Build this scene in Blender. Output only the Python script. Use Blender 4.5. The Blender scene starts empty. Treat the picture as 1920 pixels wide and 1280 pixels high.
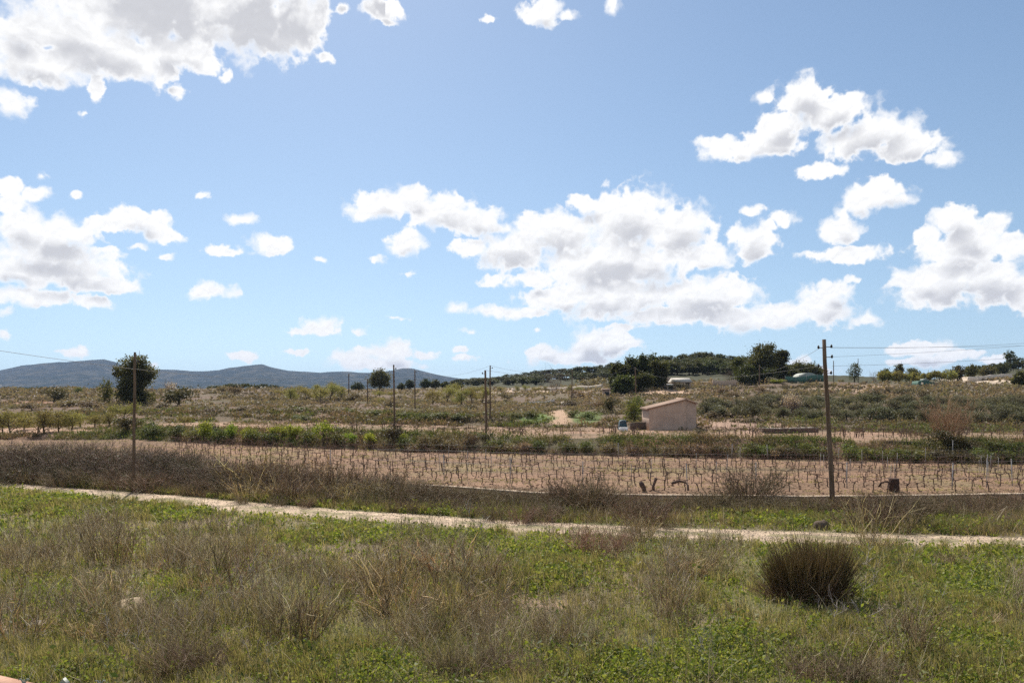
import bpy, math, random
import numpy as np
from mathutils import Vector

SC = bpy.context.scene
COL = SC.collection
F, CX, HY, EYE = 1500.0, 960.0, 735.0, 5.4      # focal length (px of the 1920 wide photo), centre column, horizon row, eye height
rng = np.random.default_rng(11)
random.seed(11)
rad = math.radians

def P(px, py, Y):
    return Vector(((px - CX) / F * Y, Y, EYE + (HY - py) / F * Y))

# ------------------------------------------------------------------ camera
cam = bpy.data.cameras.new('camera'); cam_o = bpy.data.objects.new('camera', cam); COL.objects.link(cam_o)
cam_o.location = (0, 0, EYE); cam_o.rotation_euler = (rad(90), 0, 0)
cam.sensor_width = 36; cam.lens = 36 * F / 1920; cam.shift_y = (HY - 640) / 1920
cam.clip_start = 0.1; cam.clip_end = 40000
SC.camera = cam_o
vs = SC.view_settings
vs.view_transform = 'Standard'; vs.look = 'None'; vs.gamma = 1; vs.exposure = 0.5
SC.cycles.use_denoising = False      # the fine grain suits the photograph's own
SC.cycles.max_bounces = 6; SC.cycles.diffuse_bounces = 3; SC.cycles.transmission_bounces = 3
SC.cycles.volume_bounces = 0; SC.cycles.glossy_bounces = 1; SC.cycles.transparent_max_bounces = 8
SC.cycles.caustics_reflective = False; SC.cycles.caustics_refractive = False

# ------------------------------------------------------------------ node helpers
class NT:
    def __init__(s, tree): s.t = tree
    def n(s, kind, **kw):
        nd = s.t.nodes.new(kind)
        for k, v in kw.items(): setattr(nd, k, v)
        return nd
    def link(s, a, b): s.t.links.new(a, b)
    def put(s, sock, v):
        if isinstance(v, bpy.types.NodeSocket): s.link(v, sock)
        else: sock.default_value = v
    def m(s, op, a, b=None, c=None, clamp=False):
        nd = s.n('ShaderNodeMath', operation=op, use_clamp=clamp)
        s.put(nd.inputs[0], a)
        if b is not None: s.put(nd.inputs[1], b)
        if c is not None: s.put(nd.inputs[2], c)
        return nd.outputs[0]
    def vm(s, op, a, b=None, c=None, out=0):
        nd = s.n('ShaderNodeVectorMath', operation=op)
        s.put(nd.inputs[0], a)
        if b is not None: s.put(nd.inputs[1], b)
        if c is not None: s.put(nd.inputs[2], c)
        return nd.outputs[out]
    def mix(s, f, a, b, blend='MIX'):
        nd = s.n('ShaderNodeMix', data_type='RGBA', blend_type=blend)
        s.put(nd.inputs[0], f); s.put(nd.inputs[6], a); s.put(nd.inputs[7], b)
        return nd.outputs[2]
    def noise(s, vec, scale, detail=4, rough=0.55, dim='3D', lac=2.0, dist=0.0):
        nd = s.n('ShaderNodeTexNoise', noise_dimensions=dim)
        if vec is not None: s.link(vec, nd.inputs['Vector'])
        nd.inputs['Scale'].default_value = scale; nd.inputs['Detail'].default_value = detail
        nd.inputs['Roughness'].default_value = rough; nd.inputs['Lacunarity'].default_value = lac
        nd.inputs['Distortion'].default_value = dist
        return nd.outputs[0]
    def ss(s, v, a, b):
        nd = s.n('ShaderNodeMapRange', interpolation_type='SMOOTHSTEP')
        s.put(nd.inputs[0], v); nd.inputs[1].default_value = a; nd.inputs[2].default_value = b
        return nd.outputs[0]
    def ramp(s, fac, stops):
        nd = s.n('ShaderNodeValToRGB'); el = nd.color_ramp.elements
        while len(el) < len(stops): el.new(0.5)
        for e, (p, c) in zip(el, stops): e.position = p; e.color = (*c, 1)
        s.put(nd.inputs[0], fac); return nd.outputs[0]
def C4(c): return (c[0], c[1], c[2], 1.0)

# ------------------------------------------------------------------ sun and sky
SUN_EL, SUN_AZ = 47.0, -16.0                       # degrees; azimuth from +Y, negative = to the left
sd = Vector((math.sin(rad(SUN_AZ)) * math.cos(rad(SUN_EL)), math.cos(rad(SUN_AZ)) * math.cos(rad(SUN_EL)), math.sin(rad(SUN_EL))))
sl = bpy.data.lights.new('sun', 'SUN'); sl.energy = 5.0; sl.angle = rad(0.55); sl.color = (1.0, 0.94, 0.86)
so = bpy.data.objects.new('sun', sl); COL.objects.link(so); so.rotation_euler = (-sd).to_track_quat('-Z', 'Y').to_euler()

W = bpy.data.worlds.new('World'); SC.world = W; W.use_nodes = True
W.cycles.sampling_method = 'MANUAL'; W.cycles.sample_map_resolution = 512
t = NT(W.node_tree); W.node_tree.nodes.clear()
sky = t.n('ShaderNodeTexSky', sky_type='NISHITA')
sky.sun_disc = False; sky.sun_elevation = rad(SUN_EL); sky.sun_rotation = rad(SUN_AZ)
sky.altitude = 100; sky.air_density = 1.0; sky.dust_density = 0.35; sky.ozone_density = 2.0
BG = 0.087; SKY_TINT = (1.0, 1.0, 0.95, 1)
gen = t.n('ShaderNodeTexCoord').outputs['Generated']
sep = t.n('ShaderNodeSeparateXYZ'); t.link(gen, sep.inputs[0])
t.link(t.vm('NORMALIZE', t.vm('MULTIPLY_ADD', gen, (1, 1, 0.85), (0, 0, 0.085))), sky.inputs[0])   # sky sampled higher up than it is seen, to dim the band at the horizon
az = t.m('MULTIPLY', t.m('ARCTAN2', sep.outputs[0], sep.outputs[1]), 57.29578)
el = t.m('MULTIPLY', t.m('ARCSINE', sep.outputs[2]), 57.29578)
cmb = t.n('ShaderNodeCombineXYZ'); t.link(az, cmb.inputs[0]); t.link(el, cmb.inputs[1])
ang = cmb.outputs[0]
CLOUDS = """300 5 270 88;120 60 150 50;60 115 110 40;480 45 120 72;565 40 50 66;603 108 22 16;190 95 120 55;330 95 90 35;
310 135 20 40;335 175 24 16;385 120 36 24;420 140 12 14;180 165 16 34;25 192 45 26;150 210 12 7;30 60 60 40;250 30 150 60;
720 14 36 24;728 42 12 8;642 20 10 8;1012 22 38 22;1025 40 18 12;1062 28 18 8;1148 8 14 14;912 36 14 7;
1450 265 68 28;1390 280 70 20;1340 266 36 10;1460 235 45 26;1505 185 52 42;1560 215 66 40;1595 190 26 24;1625 255 95 40;1700 272 72 30;1765 300 34 13;1540 318 48 15;1440 178 20 12;
1650 366 58 22;1605 380 30 26;1578 430 34 30;1590 478 72 16;1690 372 26 13;1535 478 36 10;1645 345 30 14;1580 408 20 22;
1785 412 44 34;1815 445 60 34;1800 470 88 34;1770 530 100 42;1860 530 80 46;1900 462 36 26;1930 555 70 28;1735 525 68 24;1866 410 14 14;1745 440 30 24;1695 530 36 14;
716 382 52 26;772 368 40 26;830 395 66 33;890 412 56 26;935 428 32 12;764 455 36 22;690 396 38 16;890 465 46 18;960 470 76 36;1040 440 80 46;1175 415 88 62;1270 430 70 52;1100 385 36 20;1330 480 50 26;1412 455 48 40;1150 495 170 46;1000 525 44 16;1050 560 76 24;1160 560 120 42;1320 560 92 46;1400 595 100 24;1545 575 54 40;1562 545 40 22;1480 590 80 24;1620 600 34 12;960 585 76 11;1250 590 100 20;918 525 24 10;855 578 15 8;1415 395 20 7;1470 408 28 14;1440 425 20 12;
1010 660 46 18;1102 648 34 36;1145 642 52 26;1178 645 26 16;1060 674 90 14;1170 612 40 6;1003 620 10 4;
660 674 36 18;738 660 46 20;710 682 86 12;690 660 34 12;790 668 24 9;865 672 24 6;860 655 16 6;880 622 14 5;
40 425 70 40;90 440 96 36;16 350 26 18;68 362 24 14;252 412 62 24;300 440 40 12;200 420 60 16;90 475 116 30;130 510 110 36;190 530 64 24;60 555 76 18;190 468 26 8;20 500 60 26;312 482 16 9;258 460 16 8;175 568 32 10;145 365 8 8;78 325 8 6;20 385 34 22;335 442 12 8;
452 415 28 11;510 456 42 18;422 470 44 11;605 487 14 7;395 547 44 16;600 612 36 15;562 622 20 6;672 621 14 9;740 594 18 5;455 668 30 9;140 661 36 11;10 622 18 11;8 583 10 6;380 370 12 7;704 488 12 5;763 515 8 5;560 658 24 4;288 684 8 6;
1735 655 66 17;1690 655 36 10;1800 668 50 13;1860 674 36 7;1500 680 20 8;1525 692 40 9;1600 525 14 8;1740 678 80 9"""
def pix_ang(px, py):
    u, v = (px - CX) / F, (HY - py) / F
    return math.degrees(math.atan(u)), math.degrees(math.asin(v / math.sqrt(1 + u * u + v * v)))
w1 = t.n('ShaderNodeTexNoise', noise_dimensions='2D'); t.link(ang, w1.inputs['Vector'])
w1.inputs['Scale'].default_value = 0.55; w1.inputs['Detail'].default_value = 5; w1.inputs['Roughness'].default_value = 0.6
warp = t.vm('MULTIPLY', t.vm('SUBTRACT', w1.outputs['Color'], (0.5, 0.5, 0.5)), (1.35, 1.0, 0.0))
pos = t.vm('ADD', ang, warp)
ELL = []
for it in CLOUDS.replace('\n', '').split(';'):
    px, py, rx, ry = map(float, it.split())
    a0, e0 = pix_ang(px, py)
    ra = abs(pix_ang(px + rx, py)[0] - pix_ang(px - rx, py)[0]) / 2; re = abs(pix_ang(px, py + ry)[1] - pix_ang(px, py - ry)[1]) / 2
    ELL.append((a0, e0, ra, re))
def cloud_field(items, pos=pos):
    acc = None
    for a0, e0, ra, re in items:
        q = t.vm('MULTIPLY_ADD', pos, (1 / ra, 1 / re, 0), (-a0 / ra, -e0 / re, 0))
        s = min(1.0, (ra * re) ** 0.5) ** 0.7
        d = t.m('MULTIPLY_ADD', t.vm('LENGTH', q, out=1), -s, s)
        acc = d if acc is None else t.m('MAXIMUM', acc, d)
    return acc
n_far = t.noise(ang, 0.06, 5, 0.6, '2D')
fb = t.noise(pos, 0.62, 6, 0.50, '2D')
billow = t.m('SUBTRACT', 1.0, t.m('MULTIPLY', t.m('ABSOLUTE', t.m('SUBTRACT', t.noise(ang, 0.75, 3, 0.5, '2D'), 0.5)), 4.0))
edge = t.m('ADD', t.m('MULTIPLY', t.m('SUBTRACT', fb, 0.43), 1.2), t.m('MULTIPLY', t.m('SUBTRACT', billow, 0.55), 0.34))
wisp = t.ss(t.noise(t.vm('ADD', pos, (31.0, 7.0, 0)), 0.35, 2, 0.5, '2D'), 0.45, 0.62)
# relief: compare the billows with those a little nearer to the sun
off = t.vm('ADD', pos, (-0.15, 0.5, 0.0))
rel = t.m('SUBTRACT', t.noise(pos, 0.5, 3, 0.45, '2D'), t.noise(off, 0.5, 3, 0.45, '2D'))
cauli = t.m('MULTIPLY', t.m('SUBTRACT', t.noise(t.vm('ADD', pos, (-0.05, 0.2, 0.0)), 1.3, 4, 0.5, '2D'), t.noise(pos, 1.3, 4, 0.5, '2D')), -0.35)
lowf = t.noise(t.vm('ADD', pos, (13.0, 5.0, 0)), 0.2, 3, 0.5, '2D')
CW = 0.78 / BG; CG = 0.42 / BG
skyc = t.mix(1.0, sky.outputs[0], SKY_TINT, 'MULTIPLY')
def cloud_bg(acc, big=None, shade=None):
    dens = t.m('ADD', acc, edge)
    hard = t.ss(dens, -0.05, 0.30); soft = t.m('POWER', t.ss(dens, -0.20, 0.58), 0.85)
    mask = t.m('ADD', t.m('MULTIPLY', hard, t.m('SUBTRACT', 1.0, wisp)), t.m('MULTIPLY', soft, wisp))
    core = t.ss(dens, 0.1, 0.6)
    if shade is None: grey = t.m('MULTIPLY', core, 0.4)
    else:          # what lies between this point of the cloud and the sun
        sh = t.m('ADD', t.m('ADD', shade, t.m('MULTIPLY', t.m('SUBTRACT', lowf, 0.48), 0.9)), t.m('MULTIPLY', rel, -0.9))
        grey = t.m('MULTIPLY', core, t.ss(sh, 0.10, 1.0))
    if big is not None:
        grey = t.m('MAXIMUM', grey, t.m('MULTIPLY', big, t.ss(dens, 0.15, 0.8)))
    lum = t.m('MULTIPLY', CW, t.m('ADD', 0.97, t.m('MULTIPLY', cauli, core)))
    lit = t.n('ShaderNodeCombineXYZ')
    for i_ in range(3): t.link(lum, lit.inputs[i_])
    lit = lit.outputs[0]
    ccol = t.mix(t.m('MULTIPLY', grey, 0.85), lit, (CG * 0.97, CG * 0.985, CG * 1.06, 1))
    return background(t.mix(mask, skyc, ccol))
def background(c):
    b = t.n('ShaderNodeBackground'); t.link(c, b.inputs[0]); b.inputs[1].default_value = BG
    return b.outputs[0]
def choose(test, a, b):                       # test 1 -> b
    ms = t.n('ShaderNodeMixShader'); t.link(test, ms.inputs[0]); t.link(a, ms.inputs[1]); t.link(b, ms.inputs[2])
    return ms.outputs[0]
sunward = t.vm('ADD', t.vm('ADD', t.vm('MULTIPLY', pos, (0.25, 0.25, 0)), t.vm('MULTIPLY', ang, (0.75, 0.75, 0))), (-0.3, 0.95, 0.0))
edges = [-40, -22, -9, 3, 14, 40]
out = None
for k in range(5):
    lo, hi = edges[k], edges[k + 1]
    its = [e for e in ELL if e[0] + e[2] + 2.2 > lo and e[0] - e[2] - 2.2 < hi]
    big = t.m('MULTIPLY', t.ss(el, 20.5, 23.5), t.ss(lowf, 0.26, 0.5)) if hi <= -9 else None
    bigs = [e for e in its if (e[2] * e[3]) ** 0.5 > 0.85]
    b = cloud_bg(cloud_field(its), big, cloud_field(bigs, sunward))
    out = b if out is None else choose(t.m('GREATER_THAN', az, lo), out, b)
# scattered cumulus over the rest of the sky, outside the photographed part
far = t.m('SUBTRACT', t.m('MULTIPLY', t.m('SUBTRACT', n_far, 0.55), 6.0), t.m('MULTIPLY', t.m('SUBTRACT', 1.0, t.ss(el, 1, 5)), 4.0))
gen_bg = cloud_bg(far)
outside = t.m('MAXIMUM', t.m('GREATER_THAN', t.m('ABSOLUTE', az), 37), t.m('GREATER_THAN', el, 29))
out = choose(outside, out, gen_bg)
out = choose(t.m('LESS_THAN', el, 0.0), out, background(skyc))
wo = t.n('ShaderNodeOutputWorld'); t.link(out, wo.inputs[0])

# ------------------------------------------------------------------ mesh helpers (numpy)
def link_mesh(name, V, faces, mat, parent=None, smooth=False, col=None):
    """one mesh object from vertices V (n,3) and a list of face index arrays (m,3) or (m,4)"""
    me = bpy.data.meshes.new(name)
    V = np.asarray(V, np.float32); faces = [np.asarray(f, np.int32) for f in faces if len(f)]
    nl = sum(f.size for f in faces); npoly = sum(len(f) for f in faces)
    me.vertices.add(len(V)); me.vertices.foreach_set('co', V.ravel())
    me.loops.add(nl); me.loops.foreach_set('vertex_index', np.concatenate([f.ravel() for f in faces]))
    me.polygons.add(npoly)
    tot = np.concatenate([np.full(len(f), f.shape[1], np.int32) for f in faces])
    me.polygons.foreach_set('loop_start', np.concatenate([[0], np.cumsum(tot)[:-1]]).astype(np.int32))
    if smooth: me.polygons.foreach_set('use_smooth', np.ones(npoly, bool))
    if col is not None:
        a = me.color_attributes.new('Col', 'FLOAT_COLOR', 'POINT')
        a.data.foreach_set('color', np.concatenate([col, np.ones((len(col), 1))], 1).astype(np.float32).ravel())
    me.update(calc_edges=True)
    for m_ in (mat if isinstance(mat, (list, tuple)) else [mat]): me.materials.append(m_)
    o = bpy.data.objects.new(name, me); COL.objects.link(o)
    if parent is not None: o.parent = parent
    return o
class Geo:
    """collects pieces that become ONE mesh"""
    def __init__(s): s.v = []; s.q = []; s.t = []; s.n = 0
    def add(s, V, Q=None, T=None):
        V = np.asarray(V, float).reshape(-1, 3)
        if Q is not None and len(Q): s.q.append(np.asarray(Q).reshape(-1, 4) + s.n)
        if T is not None and len(T): s.t.append(np.asarray(T).reshape(-1, 3) + s.n)
        s.v.append(V); s.n += len(V); return s
    def build(s, name, mat, parent=None, smooth=False, col=None):
        fs = []
        if s.q: fs.append(np.concatenate(s.q))
        if s.t: fs.append(np.concatenate(s.t))
        return link_mesh(name, np.concatenate(s.v), fs, mat, parent, smooth, col)
    def box(s, x0, x1, y0, y1, z0, z1):
        V = [(x, y, z) for z in (z0, z1) for y in (y0, y1) for x in (x0, x1)]
        return s.add(V, [(0, 2, 3, 1), (4, 5, 7, 6), (0, 1, 5, 4), (2, 6, 7, 3), (0, 4, 6, 2), (1, 3, 7, 5)])
    def tube(s, pts, rads, sides=8, cap=True):
        pts = np.asarray(pts, float); K = len(pts); rads = np.broadcast_to(rads, (K,))
        rings = []
        for i in range(K):
            d = pts[min(i + 1, K - 1)] - pts[max(i - 1, 0)]; d = d / (np.linalg.norm(d) + 1e-9)
            a = np.array([1, 0, 0]) if abs(d[0]) < 0.8 else np.array([0, 1, 0])
            u = np.cross(d, a); u /= np.linalg.norm(u); v = np.cross(d, u)
            th = np.arange(sides) / sides * 2 * np.pi
            rings.append(pts[i] + rads[i] * (np.cos(th)[:, None] * u + np.sin(th)[:, None] * v))
        V = np.concatenate(rings); Q = []
        for i in range(K - 1):
            for j in range(sides):
                Q.append((i * sides + j, i * sides + (j + 1) % sides, (i + 1) * sides + (j + 1) % sides, (i + 1) * sides + j))
        T = []
        if cap:
            V = np.concatenate([V, pts[:1], pts[-1:]]); a, b = K * sides, K * sides + 1
            for j in range(sides):
                T.append((a, (j + 1) % sides, j)); T.append((b, (K - 1) * sides + j, (K - 1) * sides + (j + 1) % sides))
        return s.add(V, Q, T)
    def prism(s, poly, y0, y1):
        """outline of (x,z) points pushed from y0 to y1"""
        n = len(poly); V = [(x, y0, z) for x, z in poly] + [(x, y1, z) for x, z in poly]
        s.add(V, [(i, (i + 1) % n, n + (i + 1) % n, n + i) for i in range(n)])
        c0 = np.mean(np.array(poly), 0); V2 = V + [(c0[0], y0, c0[1]), (c0[0], y1, c0[1])]
        T = [(2 * n, (i + 1) % n, i) for i in range(n)] + [(2 * n + 1, n + i, n + (i + 1) % n) for i in range(n)]
        return s.add(V2, None, T)
    def stems(s, pts, rads):
        """many thin three sided stems at once: pts (N,K,3), rads (N,K)"""
        pts = np.asarray(pts, float); N, K, _ = pts.shape
        if N == 0: return s
        d = pts[:, -1] - pts[:, 0]; d /= np.linalg.norm(d, axis=1, keepdims=True) + 1e-9
        r_ = rng.normal(size=(N, 3)); u = np.cross(d, r_); u /= np.linalg.norm(u, axis=1, keepdims=True) + 1e-9; v = np.cross(d, u)
        th = np.arange(3) / 3 * 2 * np.pi
        offs = np.cos(th)[None, :, None] * u[:, None] + np.sin(th)[None, :, None] * v[:, None]     # N,3,3
        V = pts[:, :, None, :] + np.asarray(rads)[:, :, None, None] * offs[:, None]
        base = (np.arange(N) * K * 3)[:, None, None]; i = (np.arange(K - 1) * 3)[None, :, None]; j = np.arange(3)[None, None, :]
        a = base + i + j; b = base + i + (j + 1) % 3
        Q = np.stack([a, b, b + 3, a + 3], -1).reshape(-1, 4)
        return s.add(V.reshape(-1, 3), Q)
    def cards(s, pos, size, aspect=0.55, up=0.0):
        """leaf shaped faces (diamonds bent along their midrib) at pos (N,3)"""
        pos = np.asarray(pos, float); N = len(pos)
        if N == 0: return s
        a = rng.normal(size=(N, 3)); a[:, 2] += up; a /= np.linalg.norm(a, axis=1, keepdims=True)
        b = np.cross(a, rng.normal(size=(N, 3))); b /= np.linalg.norm(b, axis=1, keepdims=True); c = np.cross(a, b)
        L = np.broadcast_to(size, (N,))[:, None] * 0.5; Wd = L * aspect
        V = np.stack([pos - a * L, pos + b * Wd + c * Wd * 0.3, pos + a * L, pos - b * Wd + c * Wd * 0.3], 1)
        return s.add(V.reshape(-1, 3), np.arange(N * 4).reshape(-1, 4))
    def blades(s, pos, h, w, lean, azi, curl=0.5):
        pos = np.asarray(pos, float); N = len(pos)
        if N == 0: return s
        dx = np.stack([np.cos(azi), np.sin(azi), np.zeros(N)], 1); sx = np.stack([-np.sin(azi + 0.6), np.cos(azi + 0.6), np.zeros(N)], 1)
        zz = np.array([0, 0, 1.0]); h = np.asarray(h)[:, None]; w = np.broadcast_to(w, (N,))[:, None]; lean = np.asarray(lean)[:, None]
        m_ = pos + zz * h * 0.6 + dx * lean * h * 0.35; tp = pos + zz * h * (1 - 0.25 * lean * curl) + dx * lean * h
        V = np.stack([pos - sx * w, pos + sx * w, m_ + sx * w * 0.7, m_ - sx * w * 0.7, tp], 1)
        b = np.arange(N)[:, None] * 5
        return s.add(V.reshape(-1, 3), b + np.array([0, 1, 2, 3]), b + np.array([3, 2, 4]))

def tag(o, label=None, cat=None, group=None, kind=None):
    if label: o['label'] = label
    if cat: o['category'] = cat
    if group: o['group'] = group
    if kind: o['kind'] = kind
    return o
def thing(name, loc, label, cat, group=None, rz=0.0):
    o = bpy.data.objects.new(name, None); COL.objects.link(o); o.empty_display_size = 0.3
    o.location = loc; o.rotation_euler = (0, 0, rz); return tag(o, label, cat, group)
def dup(src, loc, rz=0.0, sc=1.0, label=None, group=None):
    """a copy of a thing with copies of its parts and their parts"""
    c = src.copy(); COL.objects.link(c); c.location = loc; c.rotation_euler = (0, 0, rz)
    c.scale = (sc, sc, sc) if not hasattr(sc, '__len__') else sc
    if label: c['label'] = label
    if group: c['group'] = group
    for ch in src.children:
        d = ch.copy(); COL.objects.link(d); d.parent = c
        for g in ch.children:
            e = g.copy(); COL.objects.link(e); e.parent = d
    return c

# ------------------------------------------------------------------ value noise in numpy
_perm = rng.random((256, 256))
def vnoise(x, y):
    x = np.asarray(x, float); y = np.asarray(y, float)
    xi = np.floor(x).astype(int); yi = np.floor(y).astype(int); fx = x - xi; fy = y - yi
    fx = fx * fx * (3 - 2 * fx); fy = fy * fy * (3 - 2 * fy); g = lambda a, b: _perm[a % 256, b % 256]
    return (g(xi, yi) * (1 - fx) + g(xi + 1, yi) * fx) * (1 - fy) + (g(xi, yi + 1) * (1 - fx) + g(xi + 1, yi + 1) * fx) * fy
def fbm(x, y, o=4):
    r = 0; a = 0.5; s_ = 0
    for k in range(o): r = r + a * vnoise(np.asarray(x) * 2 ** k + 17 * k, np.asarray(y) * 2 ** k + 5 * k); s_ += a; a *= 0.5
    return r / s_
def sstep(a, b, x):
    q = np.clip((np.asarray(x, float) - a) / (b - a), 0, 1); return q * q * (3 - 2 * q)

# ------------------------------------------------------------------ terrain: for each column of the view, the edges of the terraces (image row, distance)
# verge end | vineyard front | vineyard back | bank top | field 2 back | bank 2 top | slope top | crest | behind crest
TERR = {
 -300: [(None, 50), (None, 52), (826, 88), (818, 90), (802, 106), (784, 124), (754, 172), (729, 215), (733, 270)],
 0:    [(None, 48), (None, 50), (825, 84), (816, 86), (801, 104), (781, 122), (752, 170), (729, 210), (733, 260)],
 240:  [(None, 45.5), (None, 47.5), (824, 80), (802, 85), (794, 96), (771, 118), (746, 165), (731, 205), (734, 260)],
 480:  [(None, 41.5), (None, 43.5), (836, 72), (804, 76), (791, 95), (766, 115), (748, 160), (729, 260), (730, 420)],
 740:  [(None, 43.2), (None, 43.25), (846, 66), (812, 69.5), (796, 92), (779, 96), (751, 165), (731, 300), (731, 420)],
 1000: [(None, 39.2), (None, 39.25), (852, 62), (822, 65.5), (801, 88), (781, 94), (756, 150), (728, 260), (713, 430)],
 1240: [(None, 38.2), (None, 38.25), (856, 59.5), (822, 62), (804, 80), (790, 92), (736, 150), (715, 225), (691, 330)],
 1500: [(None, 37.7), (None, 37.75), (861, 57.5), (825, 59.5), (809, 72), (787, 88), (745, 130), (716, 180), (702, 320)],
 1740: [(None, 38.1), (None, 38.15), (867, 55.5), (834, 58), (811, 72), (796, 80), (751, 120), (722, 165), (712, 300)],
 1920: [(None, 38.7), (None, 38.75), (870, 55), (826, 58), (810, 72), (796, 80), (751, 120), (711, 172), (690, 330)],
 2300: [(None, 39), (None, 39.05), (872, 55), (828, 58), (812, 72), (797, 80), (752, 120), (708, 172), (685, 330)],
}
_pxs = np.array(sorted(TERR)); NK = 9
_Y = np.array([[TERR[p][k][1] for p in _pxs] for k in range(NK)], float)
_Z = np.array([[0.0 if k == 0 else 0.5 if k == 1 else EYE + (HY - TERR[p][k][0]) / F * TERR[p][k][1] for p in _pxs] for k in range(NK)], float)
FARY = [1500.0, 9000.0]; FARZ = [3.6, 4.2]
def feats(px):
    px = np.clip(px, _pxs[0], _pxs[-1])
    Y = [np.interp(px, _pxs, _Y[k]) for k in range(NK)] + [np.full_like(px, v, dtype=float) for v in FARY]
    Z = [np.interp(px, _pxs, _Z[k]) for k in range(NK)] + [np.full_like(px, v, dtype=float) for v in FARZ]
    return Y, Z
# the dirt track: (column, upper row, lower row) on the flat meadow
TRK = [(-260, 888, 897), (-60, 898, 908), (100, 914, 927), (250, 924, 943), (400, 936, 959), (640, 957, 975), (960, 978, 998), (1280, 991, 1013), (1600, 1001, 1023), (1920, 1009, 1030), (2250, 1016, 1038)]
def flatY(py): return EYE * F / (py - HY)
_tp = np.array([q[0] for q in TRK], float); _tf = flatY(np.array([q[1] - 1.5 for q in TRK], float)); _tn = flatY(np.array([q[2] for q in TRK], float))
def on_track(px, Y, grow=0.0):
    return (Y > np.interp(px, _tp, _tn) - grow) & (Y < np.interp(px, _tp, _tf) + grow)
def mound(x, Y):      # heap of pale earth right of the hut
    c = P(1400, 797, 82); return 0.75 * np.exp(-((x - c.x) / 3.6) ** 2 - ((Y - c.y) / 4.0) ** 2)
def H(x, Y):
    x = np.asarray(x, float); Y = np.asarray(Y, float); x, Y = np.broadcast_arrays(x, Y)
    Ys = np.maximum(Y, 0.5); px = np.clip(CX + F * x / Ys, _pxs[0], _pxs[-1])
    fy, fz = feats(px); z = np.zeros_like(x)
    for k in range(len(fy) - 1):
        tt = np.clip((Y - fy[k]) / (fy[k + 1] - fy[k]), 0, 1); z = np.where(Y > fy[k], fz[k] + (fz[k + 1] - fz[k]) * tt, z)
    tr = sstep(0.2, 1.6, np.minimum(np.abs(Y - np.interp(px, _tp, _tn)), np.abs(Y - np.interp(px, _tp, _tf)))) * ~on_track(px, Y)
    rip = 0.045 * np.sin((Y - fy[1]) * 2 * np.pi / 1.25 + 1.5 * fbm(x * .15, Y * .2, 2)) * sstep(.3, 1.2, Y - fy[1]) * sstep(0, 1.5, fy[2] - Y)
    near = (Y < fy[0])
    bump = (fbm(x * 0.35, Y * 0.35, 3) - 0.5) * 0.34 * tr * sstep(0, 1.5, fy[0] - Y)
    vin = (Y >= fy[1]) & (Y <= fy[2])
    bump2 = (fbm(x * 0.25, Y * 0.3, 3) - 0.5) * np.where(vin, 0.10, np.clip(0.25 + (Y - 60) * 0.006, 0.25, 1.5)) * sstep(0, 2.0, Y - fy[1]) * (Y < 1200)
    return z + rip + np.where(near, bump, bump2) + np.where(near, 0, mound(x, Y))
def proj(x, Y, z): return CX + F * x / Y, HY - (z - EYE) * F / Y
_Ys = np.concatenate([np.arange(11, 70, 0.12), np.arange(70, 450, 0.4)])
def ground(px, py, ymin=11):
    """the nearest ground point seen at column px, row py"""
    Y = _Ys[_Ys >= ymin]; x = (px - CX) / F * Y; z = H(x, Y); rows = proj(x, Y, z)[1]
    i = int(np.argmax(rows <= py)) if (rows <= py).any() else int(np.argmin(rows))
    return Vector((x[i], Y[i], z[i]))
def at(px, Y):
    x = (px - CX) / F * Y; return Vector((x, Y, float(H(x, Y))))

# ------------------------------------------------------------------ materials
def new_mat(name):
    m = bpy.data.materials.new(name); m.use_nodes = True; m.node_tree.nodes.clear(); tt = NT(m.node_tree)
    return m, tt, tt.n('ShaderNodeOutputMaterial')
def principled(tt, col, rough=0.8, spec=0.25, **kw):
    b = tt.n('ShaderNodeBsdfPrincipled'); tt.put(b.inputs['Base Color'], col); b.inputs['Roughness'].default_value = rough
    b.inputs['Specular IOR Level'].default_value = spec
    for k, v in kw.items(): tt.put(b.inputs[k], v)
    return b
def leaf_mat(name, cols, trans=0.4, rough=0.6, patch=0.0, patch_cols=None, var=0.35):
    """foliage: colour differs leaf by leaf and plant by plant, and lets some sun through"""
    m, tt, out_ = new_mat(name)
    g = tt.n('ShaderNodeNewGeometry'); oi = tt.n('ShaderNodeObjectInfo')
    c = tt.ramp(g.outputs['Random Per Island'], [((i + 0.5) / len(cols), c_) for i, c_ in enumerate(cols)])
    if patch:
        nz = tt.ss(tt.noise(g.outputs['Position'], patch, 4, 0.6), 0.42, 0.6)
        c2 = tt.ramp(g.outputs['Random Per Island'], [((i + 0.5) / len(patch_cols), c_) for i, c_ in enumerate(patch_cols)])
        c = tt.mix(nz, c, c2)
    if var:
        hs = tt.n('ShaderNodeHueSaturation'); tt.put(hs.inputs['Color'], c)
        tt.put(hs.inputs['Value'], tt.m('MULTIPLY_ADD', oi.outputs['Random'], var * 2, 1 - var))
        tt.put(hs.inputs['Hue'], tt.m('MULTIPLY_ADD', tt.m('FRACT', tt.m('MULTIPLY', oi.outputs['Random'], 7.3)), 0.05, 0.475)); c = hs.outputs[0]
    d = principled(tt, c, rough, 0.2)
    tl = tt.n('ShaderNodeBsdfTranslucent'); tt.put(tl.inputs[0], tt.mix(1.0, c, (1.25, 1.2, 0.7, 1), 'MULTIPLY'))
    ms = tt.n('ShaderNodeMixShader'); ms.inputs[0].default_value = trans; tt.link(d.outputs[0], ms.inputs[1]); tt.link(tl.outputs[0], ms.inputs[2])
    tt.link(ms.outputs[0], out_.inputs[0]); return m
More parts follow.
